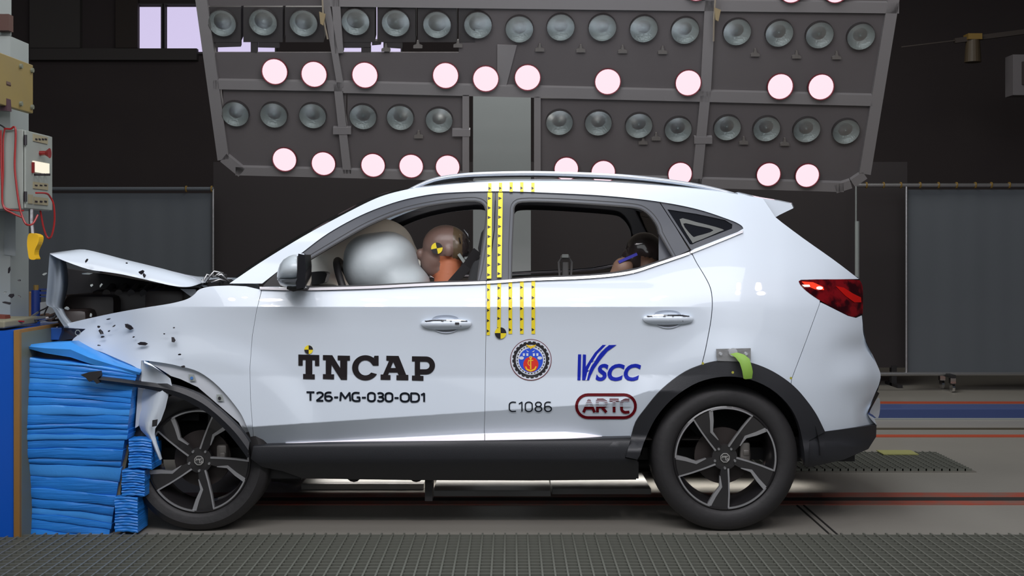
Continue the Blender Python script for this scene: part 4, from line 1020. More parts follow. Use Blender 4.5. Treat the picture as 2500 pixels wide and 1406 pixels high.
loft(bm, rows_); o = bm_link('bumper_corner', bm, PAINT, car, smooth=True)
bm = bmesh.new(); prism(bm, [(372, 1026), (384, 1024), (382, 1040), (371, 1042)], -.075, .008); bm_link('clip_hole', bm, BLACK, o)
bm = bmesh.new(); prism(bm, [(340, 905), (350, 880), (352, 960), (338, 1040), (330, 1045)], .03, .02); bm_link('bumper_edge', bm, INNERPAINT, car)

# sill cladding + bright strip
both('sill_cladding', [(618, 1090), (660, 1088), (900, 1082), (1183, 1076), (1490, 1070), (1541, 1068), (1526, 1118), (1556, 1124), (1553, 1171), (1300, 1173), (1000, 1172), (740, 1168), (690, 1150), (640, 1140), (612, 1120)], gclad, CLAD, car, off=0, step=14, rim=.25)
def gsill(x, y):
    yt = interp([(648, 1089), (664, 1083), (820, 1076), (1000, 1067), (1182, 1058), (1300, 1055), (1380, 1054), (1430, 1058), (1465, 1064), (1490, 1070)], x)
    return g(x, yt) - .004 - .0022*max(0, y-yt)
WSTRIP = mat('bright_white_strip', (0.97, 0.93, 0.97), .25, coat=.6)
both('bright_sill_strip', [(648, 1089), (664, 1083), (820, 1076), (1000, 1067), (1182.5, 1058), (1182.5, 1077), (1000, 1081), (820, 1086), (664, 1091)], gsill, WSTRIP, car, step=12)
both('bright_sill_strip', [(1184, 1058), (1300, 1055), (1380, 1054), (1430, 1058), (1465, 1064), (1490, 1070), (1400, 1073), (1300, 1075), (1184, 1077)], gsill, WSTRIP, car, step=12)
# handles
def handle(door, cx, cy, key):
    def hy(px, py): return g(px, py)
    h = None
    cup = cr([(cx-35, cy-8), (cx-25, cy-17), (cx, cy-20), (cx+22, cy-17), (cx+32, cy-8), (cx+30, cy+14), (cx+15, cy+22), (cx, cy+24), (cx-15, cy+22), (cx-30, cy+14)], 4, True)
    rng = ring(cup, 2.5)
    bm = bmesh.new()
    # recess bowl drawn as a shallow dome pushed in
    n = len(cup); c = (cx, cy+2); R_ = []
    for (s, d) in ((1.0, -.003), (.85, .004), (.6, .010), (.3, .014)):
        R_.append([bm.verts.new(U(c[0]+(x-c[0])*s, c[1]+(y-c[1])*s, g(x, y)-.005+d)) for x, y in cup])
    for A, B in zip(R_, R_[1:]):
        for k in range(n): bm.faces.new((A[k], A[(k+1) % n], B[(k+1) % n], B[k]))
    bm.faces.new(R_[-1]); bmesh.ops.recalc_face_normals(bm, faces=bm.faces[:])
    bm_link('handle_recess', bm, mat('recess_grey', (0.5, 0.55, 0.63), .4), door, smooth=True)
    ol = cr([(cx-61, cy-1), (cx-54, cy-6), (cx-30, cy-8), (cx+30, cy-8), (cx+52, cy-6), (cx+61, cy-2), (cx+60, cy+6), (cx+50, cy+12), (cx+22, cy+15), (cx-20, cy+16), (cx-46, cy+13), (cx-59, cy+6)], 3, True)
    def hyf(x, y): return g(cx, cy) - .030*math.sqrt(max(0, 1-((x-cx)/66)**2)) + .00012*(y-cy-1)**2 - .004
    h = sheet('door_handle', ol, hyf, PAINT, door, step=5, rim=.022)
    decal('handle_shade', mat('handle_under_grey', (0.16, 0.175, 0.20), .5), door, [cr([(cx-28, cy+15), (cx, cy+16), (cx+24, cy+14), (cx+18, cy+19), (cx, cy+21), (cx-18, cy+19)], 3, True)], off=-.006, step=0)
    decal('handle_chrome', CHROME, door, [[(cx-50, cy-6), (cx-30, cy-9), (cx+30, cy-9), (cx+52, cy-6), (cx+52, cy-4), (cx+30, cy-6), (cx-30, cy-6), (cx-50, cy-3)]], off=-.003, yf=hyf, step=10)
    decal('handle_dark_edge', MBLK, door, [[(x0_, cy-6.5), (x1_, cy-6.5), (x1_, cy-4.5), (x0_, cy-4.5)] for x0_, x1_ in ((cx-52, cx-38), (cx-12, cx-6), (cx+10, cx+14), (cx+36, cx+52))], off=-.005, yf=hyf, step=0)
    if key:
        decal('key_slot', MBLK, door, [[(cx+22, cy-2), (cx+32, cy-2), (cx+32, cy+3), (cx+22, cy+3)]], off=-.004, yf=hyf, step=0)
    decal('handle_gap', MBLK, door, [[(cx+35.5, cy-9), (cx+37, cy-9), (cx+37, cy+8), (cx+35.5, cy+8)]], off=-.004, yf=hyf, step=0)
handle(fdoor, 1089, 789, True); handle(rdoor, 1631, 777, False)
# shut line accents at hatch/bumper joint dots
for x, y in ((1716, 887), (1789, 909), (1931, 923)): decal('dot_sticker', mat('olive_dot', (0.35, 0.33, 0.04), .5), car, [circ(x, y, 3.2, 10)], off=-.035, step=0)
# anchor plate with strap
bm = bmesh.new(); prism(bm, [(1749, 852), (1833, 850), (1833, 880), (1822, 883), (1752, 881), (1749, 870)], -.03, .012); ap = bm_link('anchor_plate', bm, STEEL, car)
for x in (1760, 1822):
    bm = bmesh.new(); cyl(bm, U(x, 864, -.03), U(x, 864, -.04), .007, seg=10); bm_link('bolt', bm, CHROME, ap)
bm = bmesh.new(); cyl(bm, U(1790, 860, -.03), U(1790, 860, -.05), .02, seg=14); bm_link('ring', bm, CHROME, ap)
bm = bmesh.new(); rows_ = []
for (xl, yl, xr_, yr_, Y) in ((1782, 864, 1800, 860, -.05), (1796, 873, 1818, 866, -.07), (1806, 886, 1830, 876, -.085), (1812, 905, 1836, 897, -.09), (1815, 924, 1838, 908, -.09), (1820, 926, 1836, 924, -.085)):
    rows_.append([U(xl, yl, Y), U((xl+xr_)/2, (yl+yr_)/2, Y-.008), U(xr_, yr_, Y)])
loft(bm, rows_); sgn = bm_link('green_strap', bm, GREEN, car, smooth=True)
# fuel of top: badges etc not shown. yellow measuring tapes
def tape(x0, y0, x1, y1, w_, off, parent=car, n=None):
    L = math.hypot(x1-x0, y1-y0); pl = [(x0-w_/2, y0), (x0+w_/2, y0), (x1+w_/2, y1), (x1-w_/2, y1)]
    o = decal('measuring_tape', YEL, parent, [pl], off=off, step=16)
    tr = []; n = n or max(1, int(L/25))
    for i in range(n):
        t_ = (i+.6)/n*(1 if n > 1 else 1); t_ = min(t_, .97); x = x0+(x1-x0)*t_; y = y0+(y1-y0)*t_; tr.append([(x-w_*.42, y-4), (x+w_*.32, y), (x-w_*.42, y+4)])
    for q in tr: decal('tape_triangle', MBLK, o, [q], off=off-.0012, step=0)
    return o
T = -.0035
for x0, y0, x1, y1, w_ in ((1193, 692, 1192, 818, 8), (1219, 688, 1218, 812, 9), (1246, 687, 1246, 815, 9), (1274, 686, 1274, 815, 9), (1302, 685, 1302, 815, 9)): tape(x0, y0, x1, y1, w_, T, n=5)
for x, y0, y1 in ((1196, 447, 468), (1222, 446, 468), (1248, 445, 468), (1274, 445, 468), (1301, 446, 468)): tape(x, y0, x, y1, 8, T, n=1)
tape(1196, 470, 1194, 680, 11, T-.002, n=9); tape(1222, 470, 1219, 677, 11, T-.002, n=9)
quad_marker(1222, 813, 14, rdoor, -.006, rot=0)
# lettering
c6 = lambda pl: [(600+x/2.2727, 720+y/2.2727) for x, y in pl]
Tt = [(292,330),(408,333),(408,394),(384,394),(384,362),(369,362),(369,440),(383,440),(383,468),(318,466),(318,438),(332,438),(332,360),(316,360),(316,392),(292,392)]
Nn = [(428,333),(480,334),(524,405),(524,362),(510,362),(510,336),(578,337),(578,364),(563,364),(562,471),(528,470),(476,388),(474,440),(490,440),(490,468),(428,466),(428,439),(444,439),(444,361),(428,361)]
def arc(cx, cy, rx, ry, a0, a1, n=20): return [(cx+rx*math.cos(math.radians(a0+(a1-a0)*i/(n-1))), cy-ry*math.sin(math.radians(a0+(a1-a0)*i/(n-1)))) for i in range(n)]
Cc = arc(664, 404, 74, 70, 42, 330, 30) + arc(664, 404, 40, 42, 322, 38, 24) + [(706, 392), (737, 392), (737, 337), (714, 337), (711, 352)]
Aa = [[(780,337),(848,338),(890,443),(902,443),(902,473),(836,472),(836,445),(848,445),(842,430),(795,430),(790,444),(803,444),(803,471),(748,470),(748,441),(762,441),(795,365),(780,364)], [(818,372),(833,405),(804,405)]]
Pp = [[(922,340),(1000,341)] + arc(1000, 391, 50, 50, 88, -88, 16) + [(968,441),(968,448),(986,449),(986,476),(922,474),(922,447),(938,447),(938,368),(922,368)], [(967,370),(998,370)] + arc(998, 391, 22, 21, 88, -88, 10) + [(967,412)]]
for nm_, pl in (('T', [c6(Tt)]), ('N', [c6(Nn)]), ('C', [c6(Cc)]), ('A', [[c6(Aa[0]), c6(Aa[1])]]), ('P', [[c6(Pp[0]), c6(Pp[1])]])):
    decal('letter', LETTER, fdoor, pl if nm_ in 'TNC' else pl, off=T)
quad_marker(753.5, 853.5, 10.5, fdoor, T-.0005, rot=0)
def aq(cx, cy, rx, ry, a0, a1, n=7): return [(cx+rx*math.cos(math.radians(a0+(a1-a0)*i/(n-1))), cy+ry*math.sin(math.radians(a0+(a1-a0)*i/(n-1)))) for i in range(n)]
GLX = 0
def rrect(w_, x0=0., x1=1., r=.3):   # rounded box outline as a closed stroke, unit height
    W = w_; return aq(W-r, 1-r, r, r, 0, 90) + aq(r, 1-r, r, r, 90, 180) + aq(r, r, r, r, 180, 270) + aq(W-r, r, r, r, 270, 360) + [(W, 1-r)]
GL = {'T': (.66, [[(0, 1), (.66, 1)], [(.33, 1), (.33, 0)]]), '2': (.55, [aq(.27, .74, .27, .26, 160, -20) + [(.5, .58), (.02, 0), (.57, 0)]]),
 '6': (.58, [[(.52, .97), (.36, 1)] + aq(.28, .72, .27, .28, 90, 180) + [(0, .3)] + aq(.29, .28, .28, .28, 180, 450, 14) + [(.1, .53), (.01, .42)]]), '-': (.34, [[(0, .42), (.34, .42)]]),
 'M': (.84, [[(0, 0), (.06, 1), (.42, .30), (.78, 1), (.84, 0)]]), 'G': (.62, [[(.6, .96), (.35, 1)] + aq(.3, .7, .3, .3, 95, 180) + aq(.3, .3, .3, .3, 180, 268) + [(.6, .03), (.6, .45), (.36, .45)]]),
 '0': (.58, [rrect(.58, r=.28)]), '3': (.54, [aq(.27, .76, .25, .24, 150, -80, 10) + [(.16, .52), (.3, .52)] + aq(.27, .27, .27, .27, 80, -150, 10)]),
 'O': (.7, [rrect(.7, r=.33)]), 'D': (.66, [[(0, 0), (0, 1), (.32, 1)] + aq(.32, .66, .34, .34, 90, 0) + aq(.32, .34, .34, .34, 0, -90) + [(0, 0)]]), '1': (.3, [[(0, .8), (.26, 1), (.26, 0)]]),
 'A': (.8, [[(0, 0), (.4, 1), (.8, 0)], [(.16, .34), (.64, .34)]]), 'R': (.66, [[(0, 0), (0, 1), (.38, 1)] + aq(.38, .72, .26, .28, 90, -90) + [(.0, .44)], [(.3, .44), (.64, 0)]]),
 'C': (.56, [[(.56, .97), (.34, 1)] + aq(.3, .7, .3, .3, 95, 180) + aq(.3, .3, .3, .3, 180, 265) + [(.56, .03)]]), '8': (.56, [aq(.28, .76, .24, .24, 90, 450, 16), aq(.28, .27, .28, .27, 90, 450, 16)])}
def strokes(txt, bb, wd, slope=0, gap=.17):
    tw = sum(GL[c][0] for c in txt) + gap*(len(txt)-1); x0, y0, x1, y1 = bb; sx = (x1-x0-wd)/tw; sy = y1-y0-wd; cx = 0; out_ = []
    for c in txt:
        for st in GL[c][1]:
            pts = [(x0+wd/2+(cx+x)*sx, y1-wd/2-y*sy+slope*(cx+x)/tw) for x, y in st]
            for i, (a, b) in enumerate(zip(pts, pts[1:])):
                d = Vector((b[0]-a[0], b[1]-a[1]))
                if d.length < 1e-4: continue
                d.normalize(); nx, ny = -d.y*wd/2, d.x*wd/2; e0 = d*(wd*.0 if i == 0 else wd*.18); e1 = d*(0 if i == len(pts)-2 else wd*.18)
                out_.append([(a[0]+nx-e0.x, a[1]+ny-e0.y), (b[0]+nx+e1.x, b[1]+ny+e1.y), (b[0]-nx+e1.x, b[1]-ny+e1.y), (a[0]-nx-e0.x, a[1]-ny-e0.y)])
        cx += GL[c][0]+gap
    return out_
decal('lettering', NAVY, fdoor, strokes('T26-MG-030-OD1', (746, 955, 1039, 980), 4.6, slope=3), off=T-.001, step=12)
decal('lettering', NAVY, rdoor, strokes('C1086', (1242, 980, 1348, 1006), 2.9, gap=.24), off=T-.001, step=12)
# VSCC
c7 = lambda pl: [(1220+x/6.114, 810+y/6.114) for x, y in pl]
decal('letter', BLUEL, rdoor, [c7([(1170,336),(1216,336),(1206,722),(1160,722)]),
    c7([(1242,336),(1288,340),(1284,520)] + [(1340,430),(1420,310),(1535,195),(1592,196),(1480,300),(1400,420),(1345,530),(1300,640),(1275,722),(1230,722)]),
    c7([(1297,722),(1318,640),(1360,530),(1420,440),(1500,320),(1630,197),(1745,195),(1610,290),(1500,420),(1410,550),(1360,650),(1335,722)])], off=T)
decal('road_dash', MWHITE, rdoor, [c7([(1500,290),(1525,290),(1600,215),(1585,200)]), c7([(1395,430),(1420,435),(1490,325),(1465,320)]), c7([(1315,572),(1340,572),(1390,460),(1370,460)]), c7([(1280,722),(1300,722),(1330,600),(1308,600)])], off=T-.001)
decal('letter', BLUEL, rdoor, meshes=[textpoly('SCC', (1454, 888, 1565, 930), bold=.035, shear=.22)], off=T)
# ARTC
def pill(x0, y0, x1, y1): r = (y1-y0)/2; return circ(x1-r, (y0+y1)/2, r, 14, a0=PI/2, a1=-PI/2) + circ(x0+r, (y0+y1)/2, r, 14, a0=-PI/2, a1=-PI*1.5)
decal('logo_ring', MAROON, rdoor, [[pill(1404, 960, 1555, 1023), pill(1411, 967, 1548, 1016)]], off=T)
decal('letter', MAROON, rdoor, strokes('ARTC', (1421, 973, 1540, 1010), 6.8, gap=.2), off=T-.001, step=12)
decal('logo_stripe', PAINT, rdoor, [[(xa, y), (xb, y), (xb, y+h_), (xa, y+h_)] for y, h_ in ((976, 1.4), (979.8, 1.8), (983.4, 2.1), (987, 2.2), (990.4, 2.0)) for xa, xb in ((1438-4-(y-973)*.42, 1438+4+(y-973)*.42), (1455, 1485), (1485, 1514) if y < 978 else (1495.5, 1503.5), (1514, 1540))], off=T-.003, step=12)
# emblem
em = lambda x, y: (1220+x/6.114, 810+y/6.114)
ex, ey = em(465, 418)
decal('emblem_ring', MAROON, rdoor, [[circ(ex, ey, 50.5, 48), circ(ex, ey, 49, 48)]], off=T)
decal('emblem_field', MWHITE, rdoor, [circ(ex, ey, 48.8, 48)], off=T)
gear = []
for i in range(48):
    for da, rr in ((0, 45.5), (.35, 45.5), (.5, 42.8), (.85, 42.8)):
        a = (i+da)/48*2*PI if False else None
gear = []
NT = 24
for i in range(NT):
    for da, rr in ((0, 45.5), (.55, 45.5), (.62, 43), (.93, 43)):
        a = (i+da)/NT*2*PI; gear.append((ex+rr*math.cos(a), ey-rr*math.sin(a)))
decal('emblem_gear', MBLK, rdoor, [[gear, circ(ex, ey, 37, 40)]], off=T-.001)
decal('emblem_dashes', MBLK, rdoor, [[(ex+r_*math.cos(a), ey-r_*math.sin(a)) for r_, a in ((32.2, b), (32.2, b+.12), (34.6, b+.12), (34.6, b))] for b in [i*2*PI/28 for i in range(28)]], off=T-.001, step=0)
decal('emblem_disc', EBLUE, rdoor, [circ(ex, ey+1, 29.5, 40)], off=T-.001)
decal('emblem_red', ERED, rdoor, [circ(ex, ey+11, 18.5, 30)], off=T-.002)
decal('emblem_wings', MWHITE, rdoor, [circ(*em(325, 390), 6, 14, 4), circ(*em(598, 390), 6, 14, 4)] + [[em(x-16, 320), em(x+16, 320), em(x+14, 360), em(x-14, 360)] for x in (360, 412, 510, 562)] + [[em(395, 270), em(440, 300), em(425, 300), em(410, 296)], [em(525, 270), em(480, 300), em(498, 300), em(510, 296)]], off=T-.0025, step=0)
decal('emblem_bird', EYEL, rdoor, [[em(395, 185), em(440, 205), em(465, 212), em(490, 205), em(545, 190), em(520, 225), em(480, 240), em(463, 262), em(448, 240), em(415, 222)]], off=T-.0025, step=0)
decal('emblem_anchor', EYEL, rdoor, [[em(455, 385), em(470, 385), em(472, 560), em(453, 560)], [circ(*em(462, 382), 3.6, 14), circ(*em(462, 382), 1.6, 14)], [em(425, 420), em(500, 420), em(500, 432), em(425, 432)],
      [em(*p) for p in ((380, 520), (395, 515), (410, 550), (462, 572), (515, 550), (535, 512), (552, 520), (530, 568), (462, 596), (395, 568))],
      [[em(462+45*math.cos(a), 465-45*math.sin(a)) for a in [PI/2+.3+i*PI*.8/9 for i in range(10)]] + [em(462+35*math.cos(a), 465-35*math.sin(a)) for a in [PI/2+.3+(9-i)*PI*.8/9 for i in range(10)]]][0]], off=T-.003, step=0)

# ---------------- underbody & interior
bm = bmesh.new(); bx(bm, U(620, 0, .1).x, U(1560, 0, .1).x, .12, 1.68, .24, .32); bx(bm, -2.0, 1.6, .3, 1.5, .30, .36)
bx(bm, U(1900, 0, .3).x, U(2080, 0, .3).x, .25, 1.55, .30, .42)
bm_link('floor_pan', bm, BLACK, car)
bm = bmesh.new(); tube(bm, [(-1.1, .8, .19), (-.4, .75, .18), (.3, .8, .18), (1.0, .8, .2)], .035, 10); cyl(bm, (-.15, .78, .19), (-.55, .78, .19), .06, seg=16)
for x in (870, 1020): p = U(x, 1196, .5); cyl(bm, (p.x, .4, .21), (p.x, .6, .21), .04, seg=14)
bx(bm, U(1038, 0, .2).x, U(1056, 0, .2).x, .18, .3, .12, .28)
bx(bm, U(640, 0, .5).x, U(735, 0, .5).x, .5, 1.4, .16, .28)
bm_link('exhaust', bm, BLACK, car, smooth=True, angle=40)
for nm_, (xa, xb) in (('wheel_arch_liner', (1560, 1985)), ('wheel_arch_liner', (260, 640))):
    for near in (True, False):
        bm = bmesh.new(); cx = U((xa+xb)/2, 0, .2).x; R0 = (xb-xa)/2*(5.97)/F; rows_ = []
        zc = .36
        for Y in (.06, .3, .5):
            rows_.append([Vector((cx+R0*math.cos(PI*k/20), Y, zc+R0*math.sin(PI*k/20))) for k in range(21)])
        cc = Vector((cx, .5, zc)); rows_.append([cc]*21)
        rows_ = [[Vector((p.x, p.y if near else CARY-p.y, p.z)) for p in r] for r in rows_]
        R = [[bm.verts.new(p) for p in r] for r in rows_]
        for A, B in zip(R, R[1:]):
            for i in range(20): bm.faces.new((A[i], A[i+1], B[i+1], B[i]))
        bmesh.ops.remove_doubles(bm, verts=bm.verts[:], dist=1e-5); bm_link(nm_, bm, BLACK, car)
# inner trims below the glass, both sides
inn = [(640, 712), (1250, 692), (1450, 680), (1560, 666), (1650, 640), (1700, 625), (1900, 640), (2060, 690), (2060, 1000), (1980, 1000), (1960, 960), (1880, 900), (1780, 880), (1660, 905), (1560, 1000), (1530, 1060), (640, 1080)]
for mirr in (False, True): sheet('inner_trim', inn, g, TRIMI, car, off=.06, mirror=mirr, step=30, rim=0)
QI = [(1625, 505), (1640, 485), (1860, 500), (1960, 590), (2050, 650), (2050, 690), (1700, 640), (1680, 605)]
for mirr in (False, True): sheet('inner_trim', QI, lambda x, y: g(x, y), TRIMI, car, off=.035, mirror=mirr, step=40, rim=0)
def across2(nm, pts, m, Y0=.12): 
    bm = bmesh.new(); loft(bm, [[Vector((U(x, y, .3).x, Y, U(x, y, .3).z)) for x, y in pts] for Y in (Y0, .9, CARY-Y0)]); return bm_link(nm, bm, m, car, smooth=True)
across2('dashboard', [(640, 1000), (640, 715), (700, 700), (780, 704), (800, 730), (790, 1000)], TRIMI)
across2('rear_shelf', [(1690, 1000), (1690, 690), (1720, 660), (1960, 660), (2040, 690)], TRIMI, .42)
across2('cabin_floor', [(640, 1060), (1700, 1060)], TRIMI)
def seat(cx, Yc, x_, rear=False):
    bm = bmesh.new()
    P = lambda px, py: Vector((U(px, py, .5).x, Yc, U(px, py, .5).z))
    a, b = P(cx-30, 960), P(cx+52, 630); bar(bm, a, b, .46 if not rear else 1.2, .14, up=Vector((1, 0, .2)), bev=.04)
    bm_link('seat_back', bm, SEATM, car, smooth=True, angle=60)
    bm = bmesh.new(); a, b = P(cx+48, 625), P(cx+62, 560); bar(bm, a, b, .24, .10, up=Vector((1, 0, .2)), bev=.03); bm_link('headrest', bm, SEATM, car, smooth=True, angle=60)
    bm = bmesh.new(); box(bm, P(cx-110, 950), (.5, .48 if not rear else 1.2, .16), bev=.05); bm_link('seat_cushion', bm, SEATM, car, smooth=True, angle=60)
seat(1140, .52, 0); seat(1130, 1.28, 0); 
bm = bmesh.new(); a, b = U(1590, 960, .5), U(1660, 660, .5); bar(bm, (a.x, .9, a.z), (b.x, .9, b.z), 1.2, .14, up=Vector((1, 0, .2)), bev=.04); box(bm, (U(1540, 0, .5).x, .9, .62), (.5, 1.2, .15), bev=.05); bm_link('rear_seat', bm, SEATM, car, smooth=True, angle=60)
# far headrest between the pillars seen in silhouette at x~1380
bm = bmesh.new(); tube(bm, [U(1380, 700, .7), U(1380, 640, .7)], .018, 8); box(bm, U(1380, 628, .7), (.05, .04, .02), bev=.006); tube(bm, [U(1368, 700, .7), U(1364, 640, .7), U(1372, 628, .7), U(1388, 628, .7), U(1396, 640, .7), U(1393, 700, .7)], .006, 6)
cm = bm_link('cabin_camera', bm, mat('camera_grey', (0.12, 0.12, 0.12), .4), car, smooth=True, angle=40)
bm = bmesh.new(); box(bm, U(1380, 625, .68), (.035, .03, .02), bev=.004); bm_link('camera_head', bm, COLW, car)
# steering wheel
bm = bmesh.new(); c = U(858, 720, .5); q = Matrix.Rotation(math.radians(68), 4, 'Y'); pts = [c + (q @ Vector((.19*math.cos(a), .19*math.sin(a), 0))) for a in [2*PI*k/40 for k in range(41)]]
tube(bm, pts, .018, 10); bar(bm, c-Vector((0, .18, 0)), c+Vector((0, .18, 0)), .05, .03); bm_link('steering_wheel', bm, BLACK, car, smooth=True)
bm = bmesh.new(); prism(bm, cr([(752, 668), (775, 663), (797, 666), (795, 680), (788, 692), (752, 694)], 3, True), .66, .12); bm_link('instrument_hood', bm, mat('instr', (.03, .03, .035), .6), car)
# seat belt
bm = bmesh.new(); rows_ = []
for x, y, Y in ((1166, 612, .28), (1140, 650, .33), (1110, 684, .36), (1060, 740, .40)): rows_.append([U(x-9, y-7, Y), U(x+9, y+7, Y)])
loft(bm, rows_); tag(bm_link('seat_belt', bm, BELTM), 'black seat belt strap running over the shoulder of the driver dummy', 'seat belt')

# airbags
def post_none(me): pass
blob('airbag', [(U(925, 650, .48), (.185, .24, .175)), (U(905, 625, .48), (.14, .20, .12)), (U(975, 690, .47), (.18, .22, .12), .6), (U(955, 630, .48), (.15, .22, .13), .8), (U(1008, 692, .46), (.10, .19, .09), .9)], BAG, None, .012, 40)
ab = bpy.data.objects['airbag']; tag(ab, 'inflated silver-grey driver airbag bulging between steering wheel and dummy', 'airbag')
blob('airbag', [(U(850, 650, 1.1), (.32, .25, .18)), (U(925, 605, 1.12), (.20, .28, .17)), (U(955, 645, 1.1), (.17, .26, .17)), (U(790, 690, 1.1), (.25, .25, .14))], BAG2, None, .02, 16)
tag([o for o in bpy.data.objects if o.name.startswith('airbag.')][0], 'pale passenger airbag behind the driver airbag on the far side of the cabin', 'airbag')
# driver dummy
def dummy(label, hx, hy, Y, sc, rear):
    t = thing('crash_test_dummy', label, 'dummy', U(hx+40, 960, Y))
    C = U(hx, hy, Y); k = sc
    V = lambda dx, dy, dz: tuple(C + Vector((dx*k, dy*k, dz*k)))
    balls = [(V(.012, 0, .015), (.118*k, .082*k, .105*k)), (V(.05, 0, .0), (.085*k, .078*k, .09*k)), (V(-.045, 0, -.055), (.07*k, .06*k, .085*k), .25), (V(-.035, 0, -.10), (.06*k, .05*k, .05*k)),
             (V(-.118, 0, -.03), (.022*k, .016*k, .03*k))]   # skull, face, jaw, nose
    balls += [(V(.03, s*.078, -.015), (.022*k, .012*k, .032*k)) for s in (-1, 1)]
    balls += chain(V(.03, 0, -.08), V(.02, 0, -.22), .062*k, .075*k)
    balls += [(V(.03, 0, -.30), (.12*k, .19*k, .12*k)), (V(.06, 0, -.45), (.12*k, .17*k, .17*k)), (V(.09, 0, -.6), (.12*k, .16*k, .12*k))]
    for s in (-1, 1):
        balls += chain(V(.03, s*.19, -.27), V(-.05, s*.23, -.5), .05*k, .042*k) + chain(V(-.05, s*.23, -.5), V(-.28, s*.14, -.42), .042*k, .03*k)
        balls += chain(V(.06, s*.1, -.64), V(-.38, s*.12, -.58), .085*k, .06*k, 8)
        balls += chain(V(-.38, s*.12, -.58), V(-.5, s*.12, -.80), .055*k, .04*k)
    def post(me):
        zn = C.z - .055*k
        for p in me.polygons:
            d = (p.center - C)/k
            mi = 0
            # orange from the neck down; collar line rises toward the nape
            if d.z < -.15 or (d.x > -.015+max(0, (-.11-d.z))*-1.2 and d.z < -.058+.02*math.cos(d.x*20)): mi = 1
            elif d.x > .10: mi = 3
            elif d.x > .055: mi = 2
            p.material_index = mi
    ms = [DSKIN, DORG, DCAP, DDARK] if not rear else [DDARK, mat('dummy_rear_tan', (.16, .09, .06), .5), DDARK, DDARK]
    b = blob('body', balls, ms, t, .006 if not rear else .01, 5, post)
    return t, C
t, C = dummy('brown-headed crash test dummy with orange neck in the driver seat', 1082, 606, .48, 1.0, False)
def onhead(x, y):
    p = U(x, y, .48); dx = (p.x-C.x-.012)/.118; dz = (p.z-C.z-.015)/.105
    return .48 - .082*math.sqrt(max(.0, 1-dx*dx-dz*dz)) - .006
mk = quad_marker(1066.5, 606, 14, t, -.002, yf=lambda x, y: onhead(1066, 606)+.0, rot=.2)
bm = bmesh.new(); bar(bm, U(1120, 620, .40), U(1134, 640, .39), .01, .014); bar(bm, U(1134, 630, .40), U(1155, 628, .42), .01, .012); bm_link('neck_bracket', bm, COLW, t)
bm = bmesh.new(); tube(bm, [U(1133, 560, .44), U(1143, 573, .43), U(1147, 590, .43)], .003, 6); tube(bm, [U(1121, 580, .415), U(1124, 594, .41)], .003, 6); bm_link('bright_edge', bm, CHROME, t)
t, C2 = dummy('dark child-size dummy with blue strap sitting in the rear seat', 1568, 612, .62, .82, True)
bm = bmesh.new(); bar(bm, U(1510, 640, .47), U(1555, 620, .47), .03, .014); bm_link('strap', bm, STRAPB, t)
blob('shoulder', [(U(1520, 655, .50), (.055, .05, .06), .5), (U(1505, 675, .50), (.04, .04, .05))], mat('dummy_rear_arm', (.22, .13, .09), .5), t, .01, 5)

